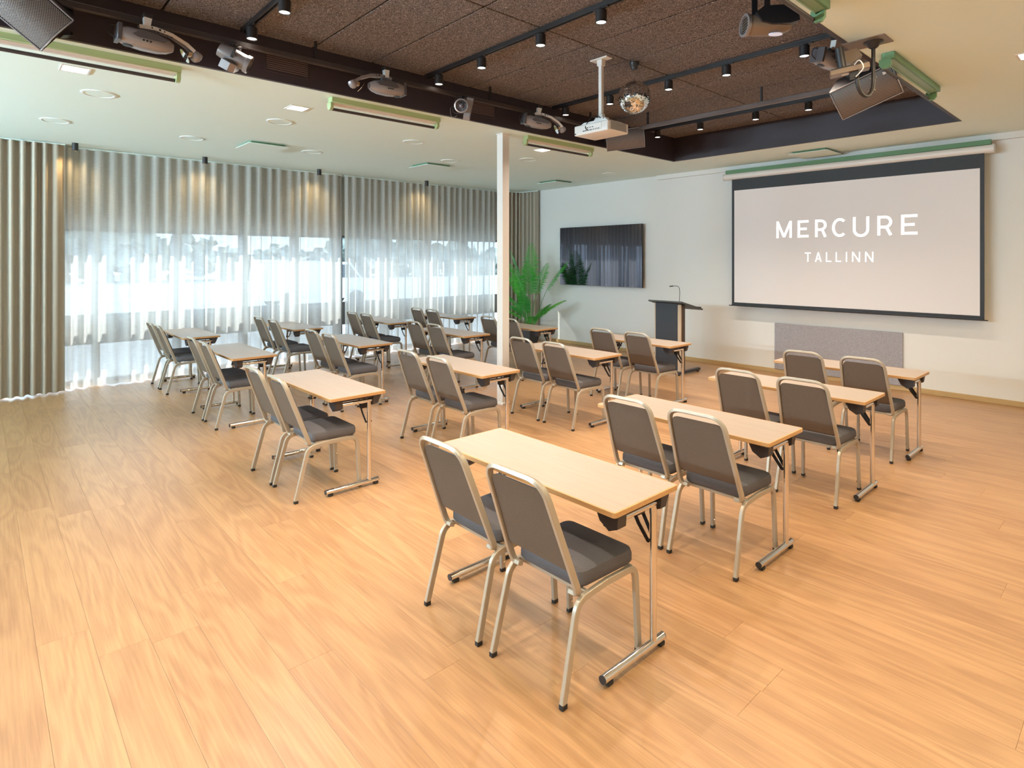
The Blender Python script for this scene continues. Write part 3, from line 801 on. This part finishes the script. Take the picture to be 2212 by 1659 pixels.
# speakers
def cab_speaker(label, loc, face, up, w=.56, h=.30, d=.26, badge=(.2, -.1)):
    face = Vector(face).normalized(); up = Vector(up); up = (up - face * up.dot(face)).normalized(); right = up.cross(face)
    Mx = Matrix((right, up, face)).transposed().to_4x4()     # local X right, Y up, Z outward
    t = thing('wall_speaker', label, 'loudspeaker', loc, Mx.to_euler(), group='black loudspeakers hung in the recess')
    bm = B(); prism(bm, [(-w / 2, -.015), (w / 2, -.015), (w * .32, -d), (-w * .32, -d)], 'y', -h / 2, h / 2); obj('cabinet', bm, M['black'], t)
    bm = B(); n = 12; pts = []
    for k in range(n + 1):
        y = -h / 2 + .012 + (h - .024) * k / n; z = .004 + .035 * (1 - (2 * k / n - 1) ** 2)
        pts.append((y, z))
    prism(bm, pts + [(y, -.014) for y, z in pts[::-1]], 'x', -w / 2 + .012, w / 2 - .012); obj('grille', bm, M['mesh'], t)
    bm = B(); sweep(bm, [(-w / 2 + .004, y, z) for y, z in [(-h / 2 + .003, -.003)] + pts + [(h / 2 - .003, -.003)]] + [(w / 2 - .004, y, z) for y, z in [(h / 2 - .003, -.003)] + pts[::-1] + [(-h / 2 + .003, -.003)]], (.02, 0, 1), .012, .008, closed=True)
    obj('rim', bm, M['silver'], t)
    bm = B(); bx(bm, badge[0] - .012, badge[0] + .012, badge[1] - .010, badge[1] + .010, .018, .030, .001); obj('badge', bm, M['whitemetal'], t)
    bm = B(); sweep(bm, fillet([(-w / 2 - .006, 0, -.06), (-w / 2 - .006, 0, -d - .05), (w / 2 + .006, 0, -d - .05), (w / 2 + .006, 0, -.06)], .03), (0, 1, 0), .035, .005); obj('bracket', bm, M['blackmetal'], t)
    return t
cab_speaker('black loudspeaker with mesh front hanging at the top left corner', (-4.93, .20, 3.425), (.88, -.325, -.35), (.478, .552, .69), w=.50, h=.30, badge=(.17, -.06))
cab_speaker('dark loudspeaker hanging behind the projector at the far recess corner', (-4.80, 6.37, 3.385), (.64, -.72, -.25), (.0, -.15, .98), w=.50, h=.265, badge=(.15, .0))
cab_speaker('large dark loudspeaker hanging at the right, behind the curved pipe bracket', (-1.66, 5.46, 3.17), (.35, -.79, -.50), (-.2, -.6, .81), w=.47, h=.27, badge=(.17, .09))

# curved pipe bracket with the small control box
t = thing('pipe_bracket', 'black curved pipe bracket on a ceiling plate, right of the recess', 'bracket', (-1.39, 4.73, HC))
bm = B(); bx(bm, -.17, .10, -.11, .10, -.006, .001, .001); obj('ceiling_plate', bm, M['bronze'], t)
bm = B(); lathe(bm, [(.062, -.006), (.062, -.012), (.045, -.02), (.030, -.045), (.018, -.052)], 28); obj('flange', bm, M['blackmetal'], t)
bm = B()
dv = Vector((-.25, -.95, 0)).normalized()
pp = [(0, 0, -.045), (0, 0, -.26)]
for k in range(0, 11):
    a = k / 10 * PI * .98; c = Vector((0, 0, -.28)) + dv * .095
    p = c - dv * .095 * math.cos(a) + Vector((0, 0, -.125 * math.sin(a))); pp.append(tuple(p))
pp.append(tuple(Vector(pp[-1]) + Vector((0, 0, .03))))
sweep(bm, pp, (.95, -.25, 0), .026, .026, False, 'round', 14); obj('pipe', bm, M['blackmetal'], t)
for k in (1, 4):
    bm = B(); p = Vector(pp[k]); cyl(bm, p + Vector((-.022, 0, 0)), p + Vector((.022, 0, 0)), .004, n=8); obj('bolt', bm, M['chrome'], t)
t = thing('control_box', 'small brown and black box with cables held by the curved pipe bracket', 'device', (-1.47, 4.50, 3.10), (.05, -.12, .35))
bm = B(); bx(bm, -.12, .12, -.055, .055, -.018, .018, .003); obj('case', bm, M['bronze'], t)
bm = B(); bx(bm, -.112, .112, -.048, .048, .018, .026); obj('top_cover', bm, M['black'], t)
bm = B(); bx(bm, -.005, .05, -.03, .03, -.060, -.018, .003); obj('swivel', bm, M['blackmetal'], t)
bm = B(); bx(bm, -.05, .0, -.02, .02, -.021, -.0175); obj('sticker', bm, M['whitemetal'], t)
bm = B(); cyl(bm, (-.04, 0, .02), (-.045, 0, .17), .028, n=14); obj('stem', bm, M['black'], t)
bm = B(); tube(bm, fillet([(.03, -.05, .02), (.06, -.09, .045), (.085, -.08, -.02), (.03, -.04, -.06)], .03), .004, 6); obj('cable', bm, M['whitemetal'], t)
bm = B(); prism(bm, [(-.05, 0), (.05, 0), (.075, -.055), (0, -.095), (-.07, -.05)], 'y', -.05, .05)
for v in bm.verts: v.co += Vector((.02, .13, .16))
obj('shade_plate', bm, M['bronze'], t)

# projector and its ceiling pole
t = thing('projector', 'white ceiling projector hanging on a white pole left of the mirror ball', 'projector', (-3.605, 4.41, 0))
bm = B(); bx(bm, -.205, .205, -.155, .155, 2.97, 3.065, .012, seg=3); obj('case', bm, M['white'], t)
bm = B(); prism(bm, [(-.19, 3.062), (.19, 3.062), (.14, 3.092), (-.12, 3.092)], 'y', -.11, .13); obj('lid', bm, M['white'], t)
bm = B(); bx(bm, -.11, .13, -.158, -.154, 2.985, 3.05, .001); obj('port_panel', bm, M['whitemetal'], t)
for k in range(10):
    bm = B(); x = -.09 + k * .021; w = .011 if k in (0, 1, 4) else .006; bx(bm, x, x + w, -.1605, -.157, 2.995, 3.006); obj('port', bm, M['black'], t)
for k in range(3):
    bm = B(); x = -.04 + k * .03; bx(bm, x, x + .014, -.1605, -.157, 3.022, 3.029); obj('port', bm, M['black'], t)
bm = B(); bx(bm, -.195, -.18, -.1605, -.155, 2.982, 2.992); obj('lock_slot', bm, M['black'], t)
for k in range(9):
    bm = B(); z = 2.985 + k * .0082; bx(bm, .2035, .2085, -.115, .115, z, z + .0042); obj('vent_slat', bm, M['silver'], t)
bm = B(); cyl(bm, (-.09, .14, 3.02), (-.09, .185, 3.02), .038, n=24); obj('lens', bm, M['lens'], t)
for sx in (-1, 1):
    bm = B(); cyl(bm, (sx * .16, .1, 3.06), (sx * .16, .1, 3.075), .018, n=14); obj('corner_cap', bm, M['white'], t)
bm = B(); bx(bm, -.045, .055, -.04, .05, 3.105, 3.14, .006); bx(bm, -.065, -.045, -.03, .03, 3.09, 3.13, .004); bx(bm, .055, .075, -.03, .03, 3.09, 3.13, .004); bx(bm, -.02, .03, -.02, .02, 3.14, 3.17); obj('mount_head', bm, M['whitemetal'], t)
bm = B(); bx(bm, -.019, .019, -.019, .019, 3.15, HR, .004); obj('pole', bm, M['whitemetal'], t)
bm = B(); bx(bm, -.10, .10, -.045, .045, HR - .012, HR, .002); bx(bm, -.03, .03, -.028, .028, HR - .07, HR - .012, .003); obj('ceiling_plate', bm, M['whitemetal'], t)
bm = B(); tube(bm, fillet([(.0, -.03, 3.13), (-.02, -.09, 3.15), (-.07, -.10, 3.11), (-.06, -.17, 3.03), (-.03, -.165, 3.0)], .04), .004, 6)
tube(bm, fillet([(.02, -.02, 3.12), (.03, -.08, 3.14), (.01, -.09, 3.17), (-.02, -.03, 3.16)], .03), .004, 6); obj('cable', bm, M['rubber'], t)

# mirror ball
t = thing('mirror_ball', 'mirror ball hanging from a black motor right of the projector', 'mirror ball', (-3.454, 4.727, 3.36))
R0 = .155
bm = B(); lathe(bm, [(R0 * .985 * math.sin(PI * k / 24), -R0 * .985 * math.cos(PI * k / 24)) for k in range(25)], 40); obj('core', bm, M['silver2'], t)
bm = B(); nr = 44; rr = random.Random(3)
for i in range(1, nr):
    th0 = PI * (i - .44) / nr; th1 = PI * (i + .44) / nr; rc = math.sin(PI * i / nr); nn = max(6, int(2 * PI * rc * nr / PI))
    for k in range(nn):
        a0 = 2 * PI * (k + .06) / nn; a1 = 2 * PI * (k + .94) / nn
        jit = Vector((rr.gauss(0, .018), rr.gauss(0, .018), rr.gauss(0, .018)))
        pts = [Vector((math.sin(th) * math.cos(a), math.sin(th) * math.sin(a), math.cos(th))) * R0 for th, a in ((th0, a0), (th0, a1), (th1, a1), (th1, a0))]
        c = sum(pts, Vector()) / 4; nrm = (c.normalized() + jit * 3).normalized(); 
        vs = [bm.verts.new(p - nrm * (p - c).dot(nrm) + c.normalized() * .001) for p in pts]
        bm.faces.new(vs[::-1])
me_t = obj('mirror_tiles', bm, M['mirror'], t, angle=0); me_t['kind'] = 'stuff'
me_t.data.polygons.foreach_set('use_smooth', [False] * len(me_t.data.polygons))
bm = B(); cyl(bm, (0, 0, R0 - .005), (0, 0, R0 + .02), .02, .012, 14); obj('cap', bm, M['chrome'], t)
bm = B()
for k in range(9): cyl(bm, (0, 0, R0 + .015 + k * .012), (0, 0, R0 + .024 + k * .012), .0028, n=6)
cyl(bm, (0, 0, R0 + .015), (0, 0, R0 + .125), .0012, n=6); obj('chain', bm, M['chrome'], t)
bm = B(); lathe(bm, [(0, .27), (.028, .27), (.036, .30), (.05, .318), (.05, .341), (0, .341)], 24); obj('motor', bm, M['blackmetal'], t)

# ------------------------------------------------------------ screen wall
SY = 9.18
t = thing('projection_screen', 'large pull-down projection screen with black border and white lettering', 'projection screen', (0, SY, 0))
bm = B(); cyl(bm, (-4.90, .02, 3.15), (-1.40, .02, 3.145), .052, n=28); obj('casing', bm, M['whitemetal'], t)
for x in (-4.91, -1.40):
    bm = B(); cyl(bm, (x, .02, 3.149), (x + .012, .02, 3.149), .056, n=28); obj('end_cap', bm, M['white'], t)
bm = B(); bx(bm, -4.88, -1.42, .01, .05, 3.20, 3.262, .002); obj('upper_strip', bm, M['ventneck'], t)  # dark green strip filling the gap above the casing
bm = B(); bx(bm, -4.762, -1.483, 0, .003, 1.055, 3.10); obj('fabric', bm, M['screen_black'], t)
bm = B(); bx(bm, -4.720, -1.527, -.0015, 0, 1.092, 2.917); obj('viewing_surface', bm, M['screen_white'], t)
bm = B(); bx(bm, -4.762, -1.483, -.012, .014, 1.04, 1.068, .004); bx(bm, -4.81, -1.45, -.006, .006, 1.032, 1.046, .001); obj('bottom_bar', bm, M['screen_black'], t)

def strokes(lines, st):
    """flat lettering: every polyline becomes a ribbon of width st, in the x-z plane"""
    bm = B(); 
    for k, ln in enumerate(lines):
        y = -.0018 - .00006 * k
        n = len(ln); L, Rr = [], []
        for i, p in enumerate(ln):
            p = Vector((p[0], p[1])); a = Vector(ln[max(i - 1, 0)]); b = Vector(ln[min(i + 1, n - 1)])
            d = (b - a).normalized(); nn = Vector((-d.y, d.x))
            sc = 1.0
            if 0 < i < n - 1:
                d1 = (p - a).normalized(); sc = 1 / max(.35, abs(nn.dot(Vector((-d1.y, d1.x)))))
            L.append(bm.verts.new((p.x + nn.x * st / 2 * sc, y, p.y + nn.y * st / 2 * sc))); Rr.append(bm.verts.new((p.x - nn.x * st / 2 * sc, y, p.y - nn.y * st / 2 * sc)))
        for i in range(n - 1): bm.faces.new((L[i], L[i + 1], Rr[i + 1], Rr[i]))
    return bm
def letter(ch, x0, x1, z0, z1, st):
    h = st / 2; a, b, c, d = x0 + h, x1 - h, z0 + h, z1 - h; w = x1 - x0; H = z1 - z0
    if ch == 'M': return [[(a, z0), (a, z1)], [(b, z0), (b, z1)], [(a, z1 - h * .3), ((a + b) / 2, z0 + h * .8)], [(b, z1 - h * .3), ((a + b) / 2, z0 + h * .8)]]
    if ch == 'E': return [[(a, z0), (a, z1)], [(a, d), (x1, d)], [(a, c), (x1, c)], [(a, (z0 + z1) / 2), (x1 - w * .17, (z0 + z1) / 2)]]
    if ch == 'R':
        m = z0 + H * .42; r = (d - m) / 2; cx = b - r * 1.02
        return [[(a, z0), (a, z1)], [(a, d), (cx, d)] + [(cx + r * math.sin(PI * k / 12), m + r + r * math.cos(PI * k / 12)) for k in range(1, 12)] + [(cx, m), (a, m)], [(a + w * .5, m), (x1 - h * 1.0, z0)]]
    if ch == 'C':
        rx = (x1 - x0) * .5 + .01; rz = H / 2; cx = x0 + rx + h * 0; cz = (z0 + z1) / 2
        return [[(cx + (rx - h) * math.cos(A), cz + (rz - h + .006) * math.sin(A)) for A in [math.radians(48 + k * (264 / 24)) for k in range(25)]]]
    if ch == 'U':
        r = (b - a) / 2; cx = (a + b) / 2; zz = z0 + r + h * .2
        return [[(a, z1), (a, zz)] + [(cx - r * math.cos(PI * k / 14), zz - r * math.sin(PI * k / 14)) for k in range(1, 14)] + [(b, zz), (b, z1)]]
    if ch == 'T': return [[((x0 + x1) / 2, z0), ((x0 + x1) / 2, z1)], [(x0, d), (x1, d)]]
    if ch == 'A': return [[(a, z0), ((x0 + x1) / 2, z1)], [(b, z0), ((x0 + x1) / 2, z1)], [(x0 + w * .22, z0 + H * .32), (x1 - w * .22, z0 + H * .32)]]
    if ch == 'L': return [[(a, z0), (a, z1)], [(a, c), (x1, c)]]
    if ch == 'I': return [[((x0 + x1) / 2, z0), ((x0 + x1) / 2, z1)]]
    if ch == 'N': return [[(a, z0), (a, z1)], [(b, z0), (b, z1)], [(a, z1), (b, z0)]]
for ch, x0, x1 in zip('MERCURE', (-4.034, -3.715, -3.463, -3.230, -2.955, -2.649, -2.367), (-3.799, -3.555, -3.301, -3.042, -2.748, -2.468, -2.180)):
    obj('letter', strokes(letter(ch, x0, x1, 2.120, 2.378 if x0 < -3 else 2.388, .037), .037), M['letters'], t)
for ch, x0, x1 in zip('TALLINN', (-3.608, -3.465, -3.313, -3.181, -3.046, -2.966, -2.800), (-3.523, -3.372, -3.238, -3.107, -3.029, -2.862, -2.696)):
    obj('letter', strokes(letter(ch, x0, x1, 1.755, 1.895, .017), .017), M['letters'], t)

t = thing('wall_television', 'wide glossy black wall screen reflecting the curtains and palm', 'television', (0, 9.25, 0))
bm = B(); bx(bm, -8.69, -6.58, .002, .045, 1.256, 2.468, .004); obj('case', bm, M['black'], t)
bm = B(); bx(bm, -8.685, -6.585, 0, .002, 1.264, 2.463); obj('glass_panel', bm, M['tv'], t)
bm = B(); bx(bm, -8.3, -6.95, .045, .105, 1.5, 2.2); obj('wall_mount', bm, M['blackmetal'], t)
bm = B(); bx(bm, -8.69, -6.58, -.001, .004, 1.254, 1.264, .001); obj('lower_bezel', bm, M['silver'], t)

t = thing('acoustic_panel', 'low grey felt panel on the wall beneath the projection screen', 'wall panel', (0, YF, 0))
bm = B(); bx(bm, -4.13, -2.388, -.028, -.001, .066, .79, .003); obj('felt_board', bm, M['felt'], t)

# lectern
t = thing('lectern', 'dark lectern with slanted top standing before the grey wall', 'lectern', (0, 0, 0))
bm = B(); bx(bm, -5.455, -5.055, 8.030, 8.052, .07, 1.105, .003); obj('front_panel', bm, M['lect_dark'], t)
bm = B(); bx(bm, -5.475, -5.455, 8.034, 8.29, .05, 1.10, .002); bx(bm, -5.055, -5.0, 8.034, 8.06, .05, 1.09, .002); obj('side_trim', bm, M['lect_wood'], t)
bm = B(); bx(bm, -5.06, -4.995, 8.06, 8.15, .05, 1.08, .002); obj('side_panel', bm, plain('lectern_brown', (.07, .045, .03), .5), t)
bm = B(); prism(bm, [(7.94, 1.128), (8.56, .985), (8.565, 1.005), (7.945, 1.15)], 'x', -5.53, -4.93); obj('reading_top', bm, M['lect_top'], t)
bm = B(); prism(bm, [(8.53, .995), (8.56, .988), (8.57, 1.03), (8.54, 1.037)], 'x', -5.50, -4.96); obj('paper_ledge', bm, M['lect_top'], t)
for x in (-5.44, -5.02):
    bm = B(); bx(bm, x - .03, x + .03, 7.97, 8.60, .018, .06, .006); f = obj('foot_bar', bm, M['lect_dark'], t)
    for yy in (8.0, 8.56):
        bm = B(); cyl(bm, (x, yy, 0), (x, yy, .02), .022, n=12); obj('rubber_foot', bm, M['rubber'], f)
bm = B(); tube(bm, fillet([(-5.13, 8.2, 1.08), (-5.12, 8.2, 1.30), (-5.13, 8.18, 1.375), (-5.22, 8.13, 1.37)], .04), .0045, 8)
cyl(bm, (-5.13, 8.2, 1.075), (-5.13, 8.2, 1.10), .016, n=12); obj('microphone_stem', bm, M['blackmetal'], t)
bm = B(); cyl(bm, (-5.20, 8.14, 1.372), (-5.25, 8.11, 1.365), .009, n=10); obj('microphone', bm, M['black'], t)

# potted palm
t = thing('potted_palm', 'tall green potted palm in the corner between drape and television', 'potted plant', (-8.86, 8.52, 0))
bm = B()
A = [bm.verts.new((sx * .10, sy * .10, 0)) for sx, sy in ((-1, -1), (1, -1), (1, 1), (-1, 1))]
D = [bm.verts.new((sx * .15, sy * .15, .33)) for sx, sy in ((-1, -1), (1, -1), (1, 1), (-1, 1))]
E_ = [bm.verts.new((sx * .135, sy * .135, .33)) for sx, sy in ((-1, -1), (1, -1), (1, 1), (-1, 1))]
G_ = [bm.verts.new((sx * .13, sy * .13, .30)) for sx, sy in ((-1, -1), (1, -1), (1, 1), (-1, 1))]
bm.faces.new(A[::-1])
for a, b in ((A, D), (D, E_), (E_, G_)):
    for k in range(4): bm.faces.new((a[k], a[(k + 1) % 4], b[(k + 1) % 4], b[k]))
bm.faces.new(G_)
obj('pot', bm, M['pot'], t, angle=20)
bm = B(); rr = random.Random(5)
for k in range(70):
    p = Matrix.Translation((rr.uniform(-.115, .115), rr.uniform(-.115, .115), .312 + rr.random() * .014)) @ Matrix.Diagonal((1, .8, .6, 1))
    bmesh.ops.create_icosphere(bm, subdivisions=1, radius=rr.uniform(.014, .022), matrix=p)
tag(obj('pebbles', bm, M['pebble'], t), kind='stuff')

def frond(bm, base, az, lean, length, stemlen, wid, curl, rr, twist=0.0, nl=30):
    """arching palm leaf; returns nothing, adds rachis and leaflets"""
    d = Vector((math.cos(az), math.sin(az), 0)); p = Vector(base); ang = PI / 2 - lean
    pts = [p.copy()]; n = 26; L = stemlen + length; ds = L / n
    for k in range(n):
        s = (k + 1) / n
        a = ang - curl * max(0, s - .15) ** 1.6
        p = p + (d * math.cos(a) + Vector((0, 0, math.sin(a)))) * ds; pts.append(p.copy())
    side = Vector((-d.y, d.x, 0)); side = (side * math.cos(twist) + d * math.sin(twist)).normalized()
    for i in range(n):
        r0 = .006 * (1 - i / n) + .0015
        cyl(bm, pts[i], pts[i + 1], r0, r0 * .95, 5, caps=False)
    def at(s):
        f = s * n; i = min(int(f), n - 1); return pts[i].lerp(pts[i + 1], f - i), (pts[min(i + 1, n)] - pts[i]).normalized()
    s0 = stemlen / L
    for k in range(nl):
        u = k / (nl - 1); s = s0 + (1 - s0) * (u * .985); q, tg = at(s)
        ll = wid * (math.sin(PI * (u * .80 + .16)) ** .75) * rr.uniform(.82, 1.12)
        up = side.cross(tg).normalized()
        for sg in (-1, 1):
            o = (side * sg * .95 + tg * (.32 + .55 * u) + up * .10).normalized()
            w = ll * .036 + .0026
            tip = q + o * ll + Vector((0, 0, -.28 * ll * (1 - u * .5)))
            mid = q + o * ll * .45 + up * .012 * ll / .2
            wv = tg * w
            v = [bm.verts.new(c) for c in (q - wv * .4, q + wv * .4, mid + wv, tip, mid - wv)]
            bm.faces.new((v[0], v[1], v[2], v[4])); bm.faces.new((v[4], v[2], v[3]))
fr = [  # azimuth, lean, leaf length, stem length, leaflet length, curl   (camera side is azimuth ~ -0.74)
    (-2.4, .10, .80, .95, .26, .5), (.75, .28, .74, .90, .25, .7), (2.3, .06, .85, 1.00, .23, .3), (-.9, .10, .70, .78, .27, .6),
    (3.6, .22, .70, .62, .24, .7), (-1.1, .26, .55, .45, .20, .9), (-2.6, .40, .55, .48, .19, .9), (2.55, .52, .55, .40, .22, 1.1),
    (.60, .62, .60, .42, .24, .9), (.85, .50, .42, .30, .18, .9), (-.75, .55, .42, .22, .17, 1.6), (-2.2, .60, .50, .30, .22, 1.3),
    (3.1, .58, .50, .34, .22, 1.2), (1.6, .20, .72, .80, .22, .6), (-1.6, .14, .66, .60, .22, .6), (-2.9, .16, .74, .82, .24, .8), (.2, .45, .5, .3, .2, 1.0)]
rr = random.Random(9)
for az, lean, ln, sl, wd, cu in fr:
    bm = B(); frond(bm, (rr.uniform(-.06, .06), rr.uniform(-.06, .06), .31), az, lean, ln, sl, wd, cu, rr, twist=rr.uniform(-.3, .3), nl=32)
    obj('frond', bm, M['palm'], t)

# ------------------------------------------------------------ chair and table prototypes
def make_chair():
    t = thing('banquet_chair', '', 'chair')
    m = M['chair_metal']; X = .2025
    for s in (-1, 1):
        for kind in ('rear', 'front'):
            bm = B()
            if kind == 'rear': pts = fillet([(s * .213, 0, .018), (s * X, .098, .385), (s * X, .285, .398)], [0, .055, 0], 7)
            else: pts = fillet([(s * .208, .508, .018), (s * X, .490, .392), (s * X, .285, .398)], [0, .055, 0], 7)
            sweep(bm, pts, (1, 0, 0), .021, .030)
            lg = obj('leg', bm, m, t)
            bm = B(); p = pts[0]; bx(bm, p.x - .0115, p.x + .0115, p.y - .015, p.y + .015, 0, .022, .002); obj('foot_cap', bm, M['rubber'], lg)
            if kind == 'front':
                for z in (.06, .16):
                    bm = B(); cyl(bm, (s * .196, .505, z), (s * .191, .505, z), .006, n=8); obj('glide_stud', bm, M['chrome'], lg)
    for ya in (.455, .15):
        bm = B(); bx(bm, -X, X, ya, ya + .02, .385, .405, .003); obj('seat_rail', bm, m, t)
    # back frame: rounded loop leaning back
    def bp(x, z): return Vector((x, .112 - (z - .40) * .375, z))
    loop = fillet([bp(-.150, .402), bp(-.2, .402), bp(-.172, .900), bp(.172, .900), bp(.2, .402), bp(.150, .402)], [0, .055, .085, .085, .055, 0], 7)
    n0 = Vector((0, .375, 1)).normalized(); nrm = Vector((1, 0, 0)).cross(n0)
    bm = B(); sweep(bm, loop, nrm, .030, .020); obj('back_frame', bm, m, t)
    # upholstered back: flat rear board, padded front
    def outline(x0, x1, z0, z1, r, off):
        pts = fillet([bp(-x0, z0), bp(-x1, z1), bp(x1, z1), bp(x0, z0)], [.02, r, r, .02], 6, closed=True)
        return [p + nrm * off for p in pts]
    if nrm.y < 0: nrm = -nrm
    bm = B(); o = outline(.184, .157, .505, .858, .045, -.004)
    a = [bm.verts.new(p) for p in o]; b = [bm.verts.new(p + nrm * .012) for p in o]; n = len(o)
    bm.faces.new(a); bm.faces.new(b[::-1])
    for k in range(n): bm.faces.new((a[k], a[(k + 1) % n], b[(k + 1) % n], b[k]))
    obj('back_board', bm, M['fabric_lamplit'], t)
    bm = B(); cushion(bm, outline(.188, .163, .500, .862, .05, .010), .030, .012, None, nrm, edge=.02); obj('backrest', bm, M['fabric'], t)
    sc = []
    for x, y in fillet([(-.19, .125, 0), (-.205, .49, 0), (.205, .49, 0), (.19, .125, 0)], .055, 7, closed=True) and [(p.x, p.y) for p in fillet([(-.192, .125, 0), (-.207, .493, 0), (.207, .493, 0), (.192, .125, 0)], .055, 7, closed=True)]:
        sc.append((x, y, .412))
    bm = B(); cushion(bm, sc, .072, .012, None, (0, 0, 1), edge=.022); obj('seat', bm, M['fabric'], t)
    return t

TL, TW, TH = 1.25, .468, .742
def make_table():
    """origin: near right corner of the tabletop on the floor; the top runs to -X and +Y"""
    t = thing('folding_table', '', 'table')
    bm = B(); bx(bm, -TL + .006, -.006, .006, TW - .006, TH - .022, TH, .0); obj('tabletop', bm, M['top'], t)
    bm = B()
    loop = fillet([(-TL + .004, .004, TH - .012), (-.004, .004, TH - .012), (-.004, TW - .004, TH - .012), (-TL + .004, TW - .004, TH - .012)], .012, 4, closed=True)
    sweep(bm, loop, (0, 0, 1), .0235, .012, closed=True, section='rect'); obj('edge_band', bm, M['edge'], t)
    for side, lx in ((1, -.055), (-1, -TL + .125)):
        ly = .35
        bm = B(); cyl(bm, (lx, ly, .045), (lx, ly, .665), .0165, n=20); lg = obj('leg', bm, M['chrome'], t)
        bm = B(); cyl(bm, (lx, .075 - .085, .036), (lx, .425, .036), .0185, n=20); ft = obj('foot', bm, M['chrome'], t)
        for yy in (-.012, .425):
            bm = B(); cyl(bm, (lx, yy - .002, .036), (lx, yy + .004, .036), .0178, n=16); obj('end_plug', bm, M['black'], ft)
        for yy in (.01, .39):
            bm = B(); bx(bm, lx - .014, lx + .014, yy, yy + .035, 0, .02, .002); obj('rubber_pad', bm, M['rubber'], ft)
        bm = B(); cyl(bm, (lx, .10, .672), (lx, .395, .672), .015, n=18); obj('head_bar', bm, M['chrome'], t)
        sx = -1 if side == 1 else 1
        bm = B(); bx(bm, lx - .012, lx + .02, .05, TW - .03, TH - .045, TH - .023, .002); obj('end_rail', bm, M['darkplastic'], t)
        for (ya, yb, flip) in ((.055, .115, 0), (TW - .095, TW - .025, 1)):
            xa, xb = (lx - .10, lx + .03) if side == 1 else (lx - .03, lx + .10)
            bm = B()
            if side == 1: prism(bm, [(xa, TH - .024), (xb, TH - .024), (xb - .005, TH - .095), (xb - .05, TH - .115), (xa + .03, TH - .085)], 'y', ya, yb)
            else: prism(bm, [(xa, TH - .024), (xb, TH - .024), (xb - .03, TH - .085), (xa + .05, TH - .115), (xa + .005, TH - .095)], 'y', ya, yb)
            if flip:
                for v in bm.verts:
                    if v.co.z < TH - .05 and v.co.y > (ya + yb) / 2: v.co.y -= .03
            obj('corner_block', bm, M['darkplastic'], t)
        bm = B()
        for dy in (-.020, .020):
            sweep(bm, [(lx + sx * .012, ly + dy, .50), (lx + sx * .06, ly + dy * 1.4, .57), (lx + sx * .14, ly + dy * 1.4, TH - .04)], (0, 1, 0), .004, .020)
        bx(bm, lx + sx * .085 - .02, lx + sx * .085 + .02, ly - .03, ly + .03, .60, .635)
        cyl(bm, (lx + sx * .01, ly - .026, .503), (lx + sx * .01, ly + .026, .503), .007, n=10)
        obj('brace', bm, M['blackmetal'], t)
        bm = B(); bx(bm, lx + sx * .16 - .03, lx + sx * .16 + .03, ly - .045, ly + .045, TH - .040, TH - .022, .002); obj('hinge_plate', bm, M['blackmetal'], t)
    return t

TABLES = {1: (-1.51, 1.935), 2: (-1.50, 3.32), 3: (-1.465, 4.80), 4: (-1.47, 6.12), 5: (-4.165, 1.945), 6: (-4.09, 3.34), 7: (-4.035, 4.83), 8: (-3.975, 6.17),
          9: (-6.56, 1.98), 10: (-6.50, 3.40), 11: (-6.385, 4.90), 12: (-6.265, 6.16), 13: (-8.75, 2.02), 14: (-8.69, 3.48), 15: (-8.52, 5.0), 16: (-8.45, 6.30)}
CHAIRS = {1: (-2.34, -1.812, 1.72), 2: (-2.296, -1.808, 3.12), 3: (-2.29, -1.79, 4.555), 4: (-2.33, -1.815, 5.93), 5: (-4.955, -4.47, 1.725), 6: (-4.90, -4.398, 3.14),
          7: (-4.865, -4.345, 4.60), 8: (-4.83, -4.285, 5.97), 9: (-7.36, -6.868, 1.855), 10: (-7.17, -6.68, 3.165), 11: (-7.20, -6.69, 4.69), 12: (-7.07, -6.565, 5.96),
          13: (-9.55, -9.055, 1.86), 14: (-9.42, -8.82, 3.29), 15: (-9.31, -8.825, 4.80), 16: (-9.25, -8.76, 6.06)}
ROW = ['row nearest the camera', 'second row from the camera', 'third row from the camera', 'row nearest the screen']
COL = ['rightmost column', 'second column from the right', 'second column from the window', 'column beside the window']
jr = random.Random(21)
tp, cp = make_table(), make_chair()
for i in range(1, 17):
    r, c = (i - 1) % 4, (i - 1) // 4
    o = tp if i == 1 else copy_tree(tp)
    o.location = (*TABLES[i], 0)
    o['label'] = 'pale wood folding table, %s, %s' % (ROW[r], COL[c]); o['group'] = 'pale wood folding tables in four columns'
    for s in (0, 1):
        o = cp if (i == 1 and s == 0) else copy_tree(cp)
        o.location = (CHAIRS[i][s], CHAIRS[i][2], 0); o.rotation_euler = (0, 0, jr.uniform(-.015, .015))
        o['label'] = 'grey chair, %s of its table: %s, %s' % (('left', 'right')[s], ROW[r], COL[c])
        o['group'] = 'grey upholstered chairs, two to a table'
